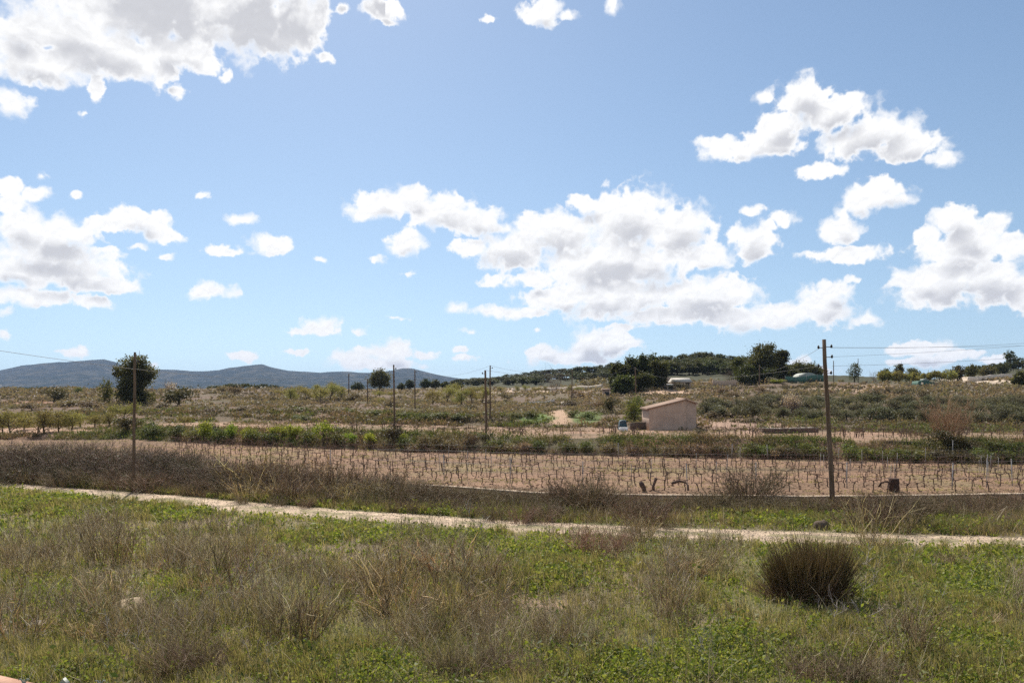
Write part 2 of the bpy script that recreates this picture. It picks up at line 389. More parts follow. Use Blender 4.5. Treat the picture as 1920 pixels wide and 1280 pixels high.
def solid_mat(name, c1, c2, scale=3.0, rough=0.85, bump=0.2, detail=6, stretch=(1, 1, 1), spec=0.2, var=0.0):
    m, tt, out_ = new_mat(name)
    tc_ = tt.n('ShaderNodeTexCoord').outputs['Object']; v = tt.vm('MULTIPLY', tc_, stretch)
    nz = tt.noise(v, scale, detail, 0.6); c = tt.mix(tt.ss(nz, 0.3, 0.7), C4(c1), C4(c2))
    n2 = tt.noise(v, scale * 7, 4, 0.6); c = tt.mix(tt.m('MULTIPLY', tt.ss(n2, 0.5, 0.75), 0.35), c, tt.mix(1, c, (0.5, 0.5, 0.5, 1), 'MULTIPLY'))
    if var:
        oi = tt.n('ShaderNodeObjectInfo'); hs = tt.n('ShaderNodeHueSaturation'); tt.put(hs.inputs['Color'], c)
        tt.put(hs.inputs['Value'], tt.m('MULTIPLY_ADD', oi.outputs['Random'], var * 2, 1 - var)); c = hs.outputs[0]
    b = principled(tt, c, rough, spec)
    bp = tt.n('ShaderNodeBump'); bp.inputs['Strength'].default_value = bump; bp.inputs['Distance'].default_value = 0.05
    tt.put(bp.inputs['Height'], tt.m('ADD', nz, tt.m('MULTIPLY', n2, 0.4))); tt.link(bp.outputs[0], b.inputs['Normal'])
    tt.link(b.outputs[0], out_.inputs[0]); return m
def ground_mat(name):
    m, tt, out_ = new_mat(name)
    a = tt.n('ShaderNodeAttribute', attribute_name='Col').outputs['Color']
    p = tt.n('ShaderNodeNewGeometry').outputs['Position']
    f1 = tt.noise(p, 2.2, 6, 0.65); f2 = tt.noise(p, 14.0, 5, 0.65); f3 = tt.noise(tt.vm('MULTIPLY', p, (0.12, 1.0, 1.0)), 1.6, 4, 0.6)
    k = tt.m('ADD', tt.m('MULTIPLY', tt.m('SUBTRACT', f1, 0.5), 0.9), tt.m('MULTIPLY', tt.m('SUBTRACT', f2, 0.5), 0.8))
    k = tt.m('ADD', k, tt.m('MULTIPLY', tt.m('SUBTRACT', f3, 0.5), 0.7))
    c = tt.vm('SCALE', a); nd = c.node; tt.put(nd.inputs['Scale'], tt.m('ADD', 1.0, k))
    b = principled(tt, c, 0.95, 0.1)
    bp = tt.n('ShaderNodeBump'); bp.inputs['Strength'].default_value = 0.7; bp.inputs['Distance'].default_value = 0.12
    tt.put(bp.inputs['Height'], tt.m('ADD', f2, f1)); tt.link(bp.outputs[0], b.inputs['Normal'])
    tt.link(b.outputs[0], out_.inputs[0]); return m

# ------------------------------------------------------------------ ground sheet
SUBS = [110, 1, 110, 12, 22, 12, 44, 34, 30, 26, 16]
cols_px = np.arange(-560, 2481, 9.0); a_in = np.arctan((cols_px - CX) / F)
a_l = np.linspace(-math.pi, a_in[0], 40)[:-1]; a_r = np.linspace(a_in[-1], math.pi, 40)[1:]
a_all = np.concatenate([a_l, a_in, a_r]); a_cl = np.clip(a_all, a_in[0], a_in[-1])
px_c = CX + F * np.tan(a_cl); fy, fz = feats(px_c)
rows = []; y0 = np.full_like(px_c, 0.6)
for k, nseg in enumerate(SUBS):
    y1 = fy[k] - (0.0 if k else 0.0)
    for q in range(nseg):
        u = q / nseg
        rows.append(y0 * (y1 / y0) ** u if k in (0, 9, 10) else y0 + (y1 - y0) * u)
    y0 = y1
rows.append(y0); RY = np.array(rows)                             # (rows, cols)
XX = RY * np.tan(a_cl)[None]; ZZ = H(XX, RY)
Rr = RY / np.cos(a_cl)[None]; GX = Rr * np.sin(a_all)[None]; GY = Rr * np.cos(a_all)[None]
# colour of the soil itself, by terrace
def soil(x, Y):
    px = CX + F * x / np.maximum(Y, 0.5); py = HY - (H(x, Y) - EYE) * F / np.maximum(Y, 0.5); fy_, _ = feats(px)
    n1 = fbm(x * 0.3, Y * 0.3, 4)[..., None]; n2 = fbm(x * 0.09 + 40, Y * 0.09, 4)[..., None]; n3 = fbm(x * 0.05, Y * 0.5, 3)[..., None]
    A = lambda *c: np.array(c)
    def mix(f, a, b): return a * (1 - f) + b * f
    mead = mix(sstep(.4, .6, n1), A(.22, .175, .11), A(.16, .155, .07)); mead = mix(sstep(.58, .7, n2) * 0.6, mead, A(.25, .19, .135))
    vine = mix(sstep(.35, .65, n3), A(.295, .185, .12), A(.215, .14, .09)); vine = mix(sstep(.52, .7, n1) * 0.45, vine, A(.24, .2, .1))
    bank = mix(sstep(.45, .6, n2), A(.115, .095, .055), A(.2, .12, .08))
    fld2 = mix(sstep(.4, .65, n1), A(.31, .2, .135), A(.22, .155, .1))
    slope = mix(sstep(.42, .6, n2), A(.145, .1, .073), A(.115, .095, .056)); slope = mix(sstep(.6, .7, n1) * .6, slope, A(.18, .122, .088))
    top = mix(sstep(.4, .6, n1), A(.165, .12, .088), A(.125, .1, .062)); plain = mix(sstep(.4, .6, n1), A(.1, .11, .05), A(.16, .14, .08))
    idx = sum((Y > fy_[k]).astype(int) for k in range(NK))[..., None]
    c = np.select([idx == 0, idx <= 2, idx == 3, idx == 4, idx == 5, idx == 6, idx == 7, idx == 8], [mead, vine, bank, fld2, bank * 0.6 + slope * 0.4, slope, mix(0.45, slope, top), mix(sstep(800, 860, px)[..., None], mix(0.6, plain, slope), A(.06, .06, .035))], plain)
    def patch(c, cpx, cpy, rx, ry, colr, s=1.0):
        d = np.sqrt(((px - cpx) / rx) ** 2 + ((py - cpy) / ry) ** 2)[..., None] + (n1 - 0.5) * 0.9
        return mix((1 - sstep(.7, 1.1, d)) * s, c, A(*colr))
    c = patch(c, 1010, 1135, 70, 9, (.40, .28, .2)); c = patch(c, 1185, 1112, 60, 10, (.37, .26, .18)); c = patch(c, 1700, 1095, 60, 10, (.33, .25, .17), .7)
    c = patch(c, 1400, 797, 130, 13, (.36, .245, .18)); c = patch(c, 1050, 782, 28, 16, (.40, .27, .18)); c = patch(c, 70, 810, 130, 8, (.40, .26, .18))
    c = patch(c, 1250, 738, 90, 8, (.42, .29, .2)); c = patch(c, 1600, 728, 90, 6, (.36, .26, .18)); c = patch(c, 1240, 830, 70, 9, (.33, .165, .11)); c = patch(c, 1330, 838, 60, 10, (.28, .14, .1), .8)
    c = patch(c, 1650, 738, 45, 9, (.34, .23, .16)); c = patch(c, 1850, 712, 90, 7, (.5, .4, .3)); c = patch(c, 1000, 733, 110, 5, (.42, .32, .24)); c = patch(c, 60, 757, 70, 6, (.36, .2, .14), .8)
    c = patch(c, 380, 797, 90, 6, (.38, .25, .17)); c = patch(c, 1000, 783, 40, 10, (.12, .16, .05)); c = patch(c, 1100, 783, 30, 12, (.12, .15, .05))
    return c
colv = soil(XX.ravel(), RY.ravel())
nr, nc = RY.shape; ii = np.arange((nr - 1))[:, None] * nc + np.arange(nc - 1)[None]
Q = np.stack([ii, ii + 1, ii + nc + 1, ii + nc], -1).reshape(-1, 4)
V = np.stack([GX, GY, ZZ], -1).reshape(-1, 3)
# close the hole under the viewer
V = np.concatenate([V, [[0, 0, 0]]]); colv = np.concatenate([colv, colv[:1]])
T = np.stack([np.full(nc - 1, len(V) - 1), np.arange(nc - 1) + 1, np.arange(nc - 1)], -1)
M_ground = ground_mat('earth')
tag(link_mesh('ground', V, [Q, T[:, ::-1]], M_ground, smooth=True, col=colv), kind='structure')

# dirt track: a strip with two pale wheel ruts and a greener crown
def track():
    xs = np.arange(-60, 60, 0.25); n_w = 15
    # centre line in the world
    pxs = np.linspace(-250, 2240, 420); yn = np.interp(pxs, _tp, _tn); yf = np.interp(pxs, _tp, _tf)
    u = np.linspace(0, 1, n_w)[None]; wob = (fbm(pxs * 0.02, pxs * 0 + 3, 4) - 0.5)[:, None] * 0.5
    Y = yn[:, None] + (yf - yn)[:, None] * u; Y = Y + 0.35 * (fbm(pxs * .11, pxs * 0 + 8, 3) - .5)[:, None] * (np.abs(u - .5) > .4) + wob * np.where(u < 0.5, 1, -0.4) * np.abs(u - 0.5) * 2
    X = (pxs[:, None] - CX) / F * Y
    rut = np.exp(-((u - 0.24) / 0.115) ** 2) + np.exp(-((u - 0.78) / 0.115) ** 2)
    Z = 0.03 - 0.015 * rut + 0.02 * (fbm(X * 2, Y * 2, 3) - 0.5) - 0.05 * (np.abs(u - 0.5) > 0.46)
    n_ = fbm(X * 1.2, Y * 1.2, 4)
    g_ = np.clip(1 - rut, 0, 1) * sstep(.34, .52, n_)
    g_ = (np.clip(g_ * 0.8, 0, 1))[..., None]
    c = np.array([.51, .39, .28]) * (1 - g_) + np.array([.2, .185, .085]) * g_
    c = c * (0.62 + 0.76 * fbm(X * 3, Y * 3, 4))[..., None]
    R_, C_ = X.shape; i_ = np.arange(R_ - 1)[:, None] * C_ + np.arange(C_ - 1)[None]
    Qt = np.stack([i_, i_ + C_, i_ + C_ + 1, i_ + 1], -1).reshape(-1, 4)
    o = link_mesh('dirt_track', np.stack([X, Y, Z], -1).reshape(-1, 3), [Qt], M_ground, smooth=True, col=c.reshape(-1, 3)); return o
tag(track(), kind='structure')

# ------------------------------------------------------------------ far mountains
RIDGE = [(-700, 720), (-400, 706), (-150, 704), (0, 695), (40, 685), (80, 681), (150, 676), (195, 673), (215, 678), (240, 688), (270, 693), (300, 692), (380, 696), (410, 694), (430, 689), (465, 685), (490, 683), (510, 688), (540, 695), (600, 698), (640, 696), (700, 699), (735, 694), (755, 690), (775, 691), (800, 698), (850, 708), (900, 713), (1000, 716), (1200, 714), (1500, 718), (2000, 712), (2600, 716)]
def mountains():
    px = np.arange(-700, 2601, 5.0); base = np.interp(px, [q[0] for q in RIDGE], [q[1] for q in RIDGE])
    rowsY = np.concatenate([np.linspace(3900, 5600, 34), np.linspace(5700, 7400, 12)]); Yc = 5600.0
    X = (px[None] - CX) / F * rowsY[:, None]; top = (HY - base)[None] / F * Yc
    tt = np.clip((rowsY - 3900) / 1700, 0, 1)[:, None]; back = np.clip((rowsY - 5600) / 1800, 0, 1)[:, None]
    rg = 1 - np.abs(2 * fbm(X / 420, rowsY[:, None] / 900, 5) - 1)
    prof = tt ** 0.9 * (1 - back ** 1.5)
    Z = EYE + top * prof * (1 - 0.6 * (1 - rg) * 4 * tt * (1 - tt)) - 12 * (1 - tt) + (fbm(X / 60, rowsY[:, None] / 60, 3) - 0.5) * 9 * tt
    R_, C_ = X.shape; i_ = np.arange(R_ - 1)[:, None] * C_ + np.arange(C_ - 1)[None]
    Qm = np.stack([i_, i_ + 1, i_ + C_ + 1, i_ + C_], -1).reshape(-1, 4)
    m, tt_, out_ = new_mat('forested_mountain'); p = tt_.n('ShaderNodeNewGeometry').outputs['Position']
    nz = tt_.noise(p, 0.012, 7, 0.7); n2 = tt_.noise(p, 0.09, 3, 0.6)
    c = tt_.mix(tt_.ss(nz, 0.45, 0.65), (0.015, 0.026, 0.016, 1), (0.10, 0.09, 0.06, 1)); c = tt_.mix(tt_.ss(n2, 0.35, 0.65), c, tt_.mix(1, c, (0.45, 0.5, 0.45, 1), 'MULTIPLY'))
    b = principled(tt_, c, 1.0, 0.0); tt_.link(b.outputs[0], out_.inputs[0])
    return link_mesh('mountains', np.stack([X, np.broadcast_to(rowsY[:, None], X.shape), Z], -1).reshape(-1, 3), [Qm], m, smooth=True)
tag(mountains(), kind='structure')

# ------------------------------------------------------------------ the air
def air():
    g = Geo().box(-9400, 9400, -9400, 9400, -2.5, 262)
    m, tt, out_ = new_mat('haze_air')
    pv = tt.n('ShaderNodeVolumePrincipled'); pv.inputs['Color'].default_value = (0.52, 0.68, 1.0, 1); pv.inputs['Density'].default_value = HAZE
    tt.link(pv.outputs[0], out_.inputs['Volume'])
    return tag(g.build('haze', m), kind='stuff')
HAZE = 6.5e-5
air()

# ------------------------------------------------------------------ foliage materials
M_grass = leaf_mat('green_grass', [(.15, .175, .045), (.22, .23, .065), (.3, .28, .1), (.46, .38, .23)], 0.45, var=0)
M_herb = leaf_mat('leafy_herb', [(.1, .145, .026), (.175, .22, .036), (.23, .265, .05), (.27, .27, .085)], 0.45, var=0)
M_straw = leaf_mat('dry_stem', [(.24, .175, .11), (.36, .27, .17), (.5, .4, .27), (.26, .22, .09), (.72, .62, .46)], 0.2, var=0)
M_twig = leaf_mat('grey_twig', [(.12, .085, .055), (.38, .285, .18), (.5, .395, .26), (.26, .22, .095), (.72, .62, .46)], 0.4, var=0.25)
M_twig_red = leaf_mat('reddish_twig', [(.34, .18, .11), (.46, .27, .18), (.28, .19, .12)], 0.15, var=0.2)
M_twig_pale = leaf_mat('bleached_twig', [(.34, .29, .25), (.45, .4, .36), (.25, .2, .17)], 0.1, var=0.1)
M_twig_tan = leaf_mat('tan_twig', [(.27, .19, .13), (.36, .26, .19), (.22, .16, .1), (.17, .16, .06)], 0.2, var=0.2)
M_bank = leaf_mat('bank_plants', [(.18, .12, .085), (.24, .165, .12), (.13, .1, .06), (.12, .11, .045)], 0.35, patch=0.18, patch_cols=[(.085, .115, .03), (.12, .15, .04), (.15, .13, .07)], var=0)
M_slope = leaf_mat('slope_scrub', [(.2, .145, .11), (.27, .2, .155), (.16, .135, .085)], 0.35, patch=0.12, patch_cols=[(.15, .145, .08), (.19, .165, .1), (.24, .185, .14)], var=0)
M_verge = leaf_mat('verge_scrub', [(.2, .14, .105), (.28, .2, .15), (.15, .11, .075), (.17, .14, .07)], 0.35, patch=0.22, patch_cols=[(.13, .16, .04), (.18, .2, .055), (.22, .17, .1)], var=0)

CLEAR = [(1375, 793, 80, 11, 1), (1050, 782, 30, 17, 1), (70, 808, 140, 7, 1), (1250, 737, 60, 6, .8), (1240, 808, 90, 6, .8)]
def blob(px, py, lst):
    r_ = np.zeros_like(px)
    for cx_, cy_, rx, ry, s_ in lst:
        r_ = np.maximum(r_, s_ * (1 - sstep(0.45, 1.25, np.sqrt(((px - cx_) / rx) ** 2 + ((py - cy_) / ry) ** 2))))
    return r_
GREENS = [(280, 952, 190, 22, 1), (80, 945, 130, 22, 1), (60, 1262, 170, 26, 1), (640, 1250, 190, 34, 1), (1010, 1065, 110, 50, .8), (1150, 1250, 170, 36, .9), (1500, 1200, 220, 46, .7), (1750, 1110, 190, 70, .8),
          (1820, 1220, 160, 60, .9), (1350, 1235, 150, 50, .8), (1660, 1060, 80, 40, .7), (650, 1005, 130, 16, .9), (1480, 972, 220, 14, .9), (1790, 988, 160, 14, 1), (480, 943, 70, 12, 1), (840, 955, 70, 14, 1), (560, 950, 60, 12, .8), (1310, 960, 80, 16, .8), (350, 1130, 90, 50, .5), (100, 1120, 100, 30, .5), (1000, 1150, 60, 20, .3), (850, 1010, 100, 14, .6), (1880, 1045, 60, 20, .8)]
DRYS = [(70, 1045, 120, 40, 1), (200, 1010, 70, 50, 1), (390, 1040, 130, 60, 1), (810, 1095, 180, 105, 1), (560, 1130, 120, 85, 1), (180, 1150, 130, 60, .8), (330, 1190, 150, 70, 1), (860, 1215, 200, 60, .9), (1090, 1200, 120, 55, 1), (1310, 1045, 90, 40, 1),
        (1700, 1190, 70, 60, .7), (1130, 1010, 100, 40, .8), (1250, 1130, 60, 70, .6), (1560, 1260, 160, 24, .7), (30, 1180, 60, 70, .7), (1900, 1130, 50, 60, .5), (1240, 980, 90, 24, .7), (1690, 1010, 90, 30, .6)]

def meadow_points(n, dens, ylo=11.5, yhi=49, side=1.12):
    """random points of the meadow, thinned by dens(px, py) in 0..1 and kept off the track"""
    out = []; got = 0
    while got < n:
        m_ = max(20000, n)
        # even in the picture's depth, so that near ground is not starved
        Y = 1.0 / (1 / yhi + rng.random(m_) * (1 / ylo - 1 / yhi)); Y = np.where(rng.random(m_) < 0.45, Y, ylo + (yhi - ylo) * rng.random(m_) ** 0.8)
        px = CX + (rng.random(m_) - 0.5) * 1920 * side; x = (px - CX) / F * Y
        fy0 = feats(px)[0][0]; ok = (Y < fy0 - 0.25) & ~on_track(px, Y, 0.1 - 0.4 * fbm(px * .03, Y * 1.5, 3) ** 2)
        z = H(x, Y); py = proj(x, Y, z)[1]
        ok &= rng.random(m_) < dens(px, py, x, Y)
        out.append(np.stack([x, Y, z], 1)[ok]); got += int(ok.sum())
    return np.concatenate(out)[:n]
def d_green(px, py, x, Y): return np.clip(0.13 + 0.9 * blob(px, py, GREENS) - 0.35 * blob(px, py, DRYS), 0.08, 1) * sstep(.3, .52, fbm(x * 0.7, Y * 0.7, 3))
def d_dry(px, py, x, Y): return np.clip(0.08 + blob(px, py, DRYS) - 0.35 * blob(px, py, GREENS), 0.05, 1) * sstep(.28, .55, fbm(x * 0.8 + 9, Y * 0.8, 3))
def d_any(px, py, x, Y): return 0.35 + 0.65 * fbm(x * 0.5 + 3, Y * 0.5, 3)

def meadow():
    p = meadow_points(95000, d_any); n = len(p); sc = np.clip(p[:, 1] / 20, .8, 2.0)
    Geo().blades(p, rng.uniform(.05, .26, n) * np.sqrt(sc), .006 * sc, rng.uniform(.1, .9, n), rng.uniform(0, 6.28, n)).build('meadow_grass', M_grass)['kind'] = 'stuff'
    p = meadow_points(25000, d_green); n = len(p); g = Geo()
    k = 11; q = np.repeat(p, k, 0); sz = np.repeat(rng.uniform(.6, 1.4, n), k); N = n * k
    q = q + np.stack([rng.normal(0, .07, N) * sz, rng.normal(0, .07, N) * sz, np.abs(rng.normal(.06, .085, N)) * sz + .01], 1)
    g.cards(q, rng.uniform(.03, .1, N) * sz * np.clip(q[:, 1] / 20, .8, 1.8), 0.6, 0.3).build('leafy_ground_cover', M_herb)['kind'] = 'stuff'
    # dry stalks
    p = meadow_points(13000, d_dry); n = len(p); hh = rng.uniform(.22, .9, n) * (0.6 + 0.8 * fbm(p[:, 0] * .5, p[:, 1] * .5, 2)); a = rng.uniform(0, 6.28, n); ln = rng.uniform(0, .55, n)
    tt = np.linspace(0, 1, 4)[None, :, None]; dirv = np.stack([np.cos(a) * ln, np.sin(a) * ln, np.ones(n)], 1)
    pts = p[:, None] + dirv[:, None] * tt * hh[:, None, None] + rng.normal(0, .012, (n, 4, 3)) * tt + np.stack([np.cos(a), np.sin(a), -0.4 * np.ones(n)], 1)[:, None] * (tt ** 2) * (hh * ln * .5)[:, None, None]
    r0 = rng.uniform(.0035, .008, n) * np.clip(p[:, 1] / 20, .8, 1.8); g = Geo().stems(pts, r0[:, None] * np.array([1, .85, .65, .35]))
    nb = int(n * 1.4); idx = rng.integers(0, n, nb); t0 = rng.uniform(.3, .95, nb); st = p[idx] + dirv[idx] * (t0 * hh[idx])[:, None]; L = rng.uniform(.06, .25, nb) * hh[idx] * 1.6
    dv = rng.normal(0, .55, (nb, 3)); dv[:, 2] = np.abs(dv[:, 2]) + .45; dv /= np.linalg.norm(dv, axis=1, keepdims=True)
    tb = np.linspace(0, 1, 3)[None, :, None]; g.stems(st[:, None] + dv[:, None] * tb * L[:, None, None] + rng.normal(0, .008, (nb, 3, 3)) * tb, (r0[idx] * .6)[:, None] * np.array([1, .8, .4]))
    g.build('dry_weed_stalks', M_straw)['kind'] = 'stuff'
    # dead litter lying about
    p = meadow_points(26000, d_any); n = len(p); a = rng.uniform(0, 6.28, n); L = rng.uniform(.08, .4, n); e = np.stack([np.cos(a) * L, np.sin(a) * L, rng.uniform(.0, .12, n)], 1)
    pts = np.stack([p + [0, 0, .02], p + e * .5 + [0, 0, .035], p + e + [0, 0, .02]], 1); g = Geo().stems(pts, (rng.uniform(.002, .0045, n) * np.clip(p[:, 1] / 20, .8, 1.6))[:, None] * np.array([.8, 1, .4])); g.build('dead_grass_litter', M_straw)['kind'] = 'stuff'
meadow()

def scrub(name, mat, n, ylo, yhi, dens, leaf, hgt, k=14, blade_part=0.4):
    """low plants too many to count: tufts of leaves and stalks over a strip of land"""
    out = []; got = 0
    while got < n:
        m_ = n * 2; px = CX + (rng.random(m_) - .5) * 1920 * 1.12; Y = ylo(px) + (yhi(px) - ylo(px)) * rng.random(m_); x = (px - CX) / F * Y; z = H(x, Y); py = proj(x, Y, z)[1]
        ok = (rng.random(m_) < dens(px, py, x, Y) * (1 - blob(px, py, CLEAR))) & ~on_track(px, Y, .15); out.append(np.stack([x, Y, z], 1)[ok]); got += int(ok.sum())
    p = np.concatenate(out)[:n]; sc = np.repeat(rng.uniform(.5, 1.5, n) ** 1.3, k); q = np.repeat(p, k, 0); N = len(q); f = np.clip(q[:, 1] / 45, .7, 3.2)
    q = q + np.stack([rng.normal(0, hgt * .55, N) * sc, rng.normal(0, hgt * .55, N) * sc, np.abs(rng.normal(0, hgt * .42, N)) * sc], 1)
    s_ = rng.random(N) < blade_part; g = Geo()
    g.cards(q[~s_], rng.uniform(.6, 1.3, (~s_).sum()) * leaf * f[~s_], .6, .2)
    b = q[s_]; nb = len(b); b[:, 2] -= hgt * .2; g.blades(b, rng.uniform(.4, 1.2, nb) * hgt, leaf * .10 * f[s_], rng.uniform(.1, .9, nb), rng.uniform(0, 6.28, nb))
    return tag(g.build(name, mat), kind='stuff')
ft = lambda k, o=0.0: (lambda px: feats(px)[0][k] + o)
nb1 = lambda s, lo=.35, hi=.6: (lambda px, py, x, Y: sstep(lo, hi, fbm(x * s, Y * s, 3)) * .95 + .05)
far_edge = lambda px: np.interp(px, _tp, _tf)
scrub('verge_undergrowth', M_verge, 9000, lambda px: far_edge(px) + .15, ft(0, -.15), nb1(.5), .075, .34, 14, .7)
scrub('vineyard_weeds', M_grass, 5200, ft(1, .4), ft(2, -.3), lambda px, py, x, Y: sstep(.5, .66, fbm(x * .25, Y * 1.0, 3)), .06, .07, 9, .7)
scrub('bank_undergrowth', M_bank, 4200, ft(2, .1), ft(3, .8), nb1(.35, .25, .5), .11, .36, 16, .5)
scrub('terrace_weeds', M_slope, 2200, ft(3, .8), ft(4, 1.5), nb1(.2, .45, .65), .1, .16, 10, .6)
scrub('upper_bank_undergrowth', M_bank, 3000, ft(4, -1), ft(5, 2), nb1(.25, .35, .55), .16, .4, 13, .4)
scrub('hillside_scrub', M_slope, 7500, ft(5, 1), ft(6, 5), nb1(.14, .42, .6), .16, .38, 13, .45)
scrub('hilltop_scrub', M_slope, 5000, ft(6, 3), ft(7, 8), nb1(.08, .4, .6), .22, .5, 12, .4)

def strips(name, mat, lines, n, leaf, hgt, k=16):
    """scrub along the edges of the old terraces"""
    out = []
    for line in lines:
        lx = [q[0] for q in line]; ly = [q[1] for q in line]; m_ = int(n * (lx[-1] - lx[0]) / 600)
        for px in rng.uniform(lx[0], lx[-1], m_):
            if fbm(px * .02, ly[0] * .37, 3) < .36: continue
            p = ground(px, np.interp(px, lx, ly) + rng.normal(0, 1.6), 66); out.append(tuple(p))
    p = np.array(out); n = len(p); sc = np.repeat(rng.uniform(.5, 1.5, n), k); q = np.repeat(p, k, 0); N = len(q); f = np.clip(q[:, 1] / 45, .7, 3.2)
    q = q + np.stack([rng.normal(0, hgt * 1.1, N) * sc, rng.normal(0, hgt * .6, N) * sc, np.abs(rng.normal(0, hgt * .5, N)) * sc], 1)
    return tag(Geo().cards(q, rng.uniform(.6, 1.3, N) * leaf * f, .6, .2).build(name, mat), kind='stuff')
M_edge = leaf_mat('terrace_edge_scrub', [(.07, .06, .035), (.11, .085, .055), (.09, .09, .04), (.16, .12, .085)], 0.3, var=0)
strips('terrace_edge_scrub', M_edge, [[(1310, 776), (1600, 780), (1930, 779)], [(1340, 790), (1640, 796), (1930, 792)], [(1330, 728), (1560, 726), (1930, 746)], [(1310, 752), (1600, 752), (1930, 760)], [(380, 738), (560, 740)], [(400, 745), (660, 752)], [(470, 772), (700, 775), (960, 780)], [(480, 786), (960, 790)], [(930, 757), (1180, 764)], [(960, 768), (1030, 770)], [(1080, 775), (1210, 776)], [(0, 748), (220, 752)], [(260, 776), (470, 782)], [(0, 776), (240, 779)], [(1100, 742), (1400, 742)]], 330, .1, .32)
# gravel loose on the track
def gravel():
    n = 5000; px = rng.uniform(-150, 2100, n); u = rng.random(n); Y = np.interp(px, _tp, _tn) * (1 - u) + np.interp(px, _tp, _tf) * u; x = (px - CX) / F * Y; r = rng.uniform(.008, .035, n) * rng.random(n) ** .5 + .008
    d = np.array([[1, 0, 0], [0, 1, 0], [-1, 0, 0], [0, -1, 0], [0, 0, .8], [0, 0, -.8]]) ; V = np.stack([x, Y, np.full(n, .035)], 1)[:, None] + d[None] * r[:, None, None] * rng.uniform(.6, 1.3, (n, 6, 3))
    T = np.array([[0, 1, 4], [1, 2, 4], [2, 3, 4], [3, 0, 4], [1, 0, 5], [2, 1, 5], [3, 2, 5], [0, 3, 5]]); return tag(Geo().add(V.reshape(-1, 3), None, (np.arange(n)[:, None, None] * 6 + T[None]).reshape(-1, 3)).build('gravel', solid_mat('gravel_stone', (.3, .24, .18), (.52, .43, .33), 3, .9, .2)), kind='stuff')
gravel()

def more_meadow():
    p = meadow_points(2600, lambda px, py, x, Y: np.clip(.25 + .6 * blob(px, py, GREENS), 0, 1) * sstep(.45, .6, fbm(x * .45 + 20, Y * .45, 3))); n = len(p); k = 30; q = np.repeat(p, k, 0); N = n * k
    q[:, :2] += rng.normal(0, .075, (N, 2)); hh = np.repeat(rng.uniform(.22, .6, n), k) * rng.uniform(.5, 1.1, N)
    Geo().blades(q, hh, .006 * np.clip(q[:, 1] / 20, .8, 2), rng.uniform(.1, .8, N), rng.uniform(0, 6.28, N)).build('tall_grass_clumps', leaf_mat('olive_grass', [(.12, .125, .045), (.18, .17, .065), (.27, .23, .11), (.36, .3, .17)], 0.45, var=0))['kind'] = 'stuff'
    p = meadow_points(1500, lambda px, py, x, Y: np.clip(.12 + .9 * blob(px, py, GREENS), 0, 1)); n = len(p); k = 12; q = np.repeat(p, k, 0); N = n * k; sz = np.repeat(rng.uniform(.6, 1.5, n), k)
    q = q + np.stack([rng.normal(0, .14, N) * sz, rng.normal(0, .14, N) * sz, np.abs(rng.normal(.1, .1, N)) * sz], 1)
    Geo().cards(q, rng.uniform(.05, .13, N) * sz, .5, .2).build('broad_leaf_weeds', leaf_mat('broad_leaf', [(.06, .09, .025), (.1, .135, .035), (.16, .18, .06), (.2, .19, .09)], 0.4, var=0))['kind'] = 'stuff'
more_meadow()
def clods():
    n = 5000; px = rng.uniform(300, 1990, n); f_ = feats(px)[0]; Y = f_[1] + .3 + (f_[2] - f_[1] - .6) * rng.random(n) ** 1.5; x = (px - CX) / F * Y; z = H(x, Y); r = rng.uniform(.02, .085, n) * rng.random(n) ** .6 + .012
    d = np.array([[1, 0, 0], [0, 1, 0], [-1, 0, 0], [0, -1, 0], [0, 0, .7], [0, 0, -.8]]); V = np.stack([x, Y, z + r * .2], 1)[:, None] + d[None] * r[:, None, None] * rng.uniform(.6, 1.4, (n, 6, 3))
    T = np.array([[0, 1, 4], [1, 2, 4], [2, 3, 4], [3, 0, 4], [1, 0, 5], [2, 1, 5], [3, 2, 5], [0, 3, 5]]); tag(Geo().add(V.reshape(-1, 3), None, (np.arange(n)[:, None, None] * 6 + T[None]).reshape(-1, 3)).build('soil_clods', solid_mat('soil_clod', (.2, .12, .072), (.34, .21, .132), 3, .95, .2)), kind='stuff')
clods()

scrub('wall_foot_grass', M_twig_tan, 2600, lambda px: np.where(px > 700, feats(px)[0][0] - 1.1, feats(px)[0][0] - 2.5), ft(0, -.28), nb1(.6, .2, .45), .06, .42, 14, .75)

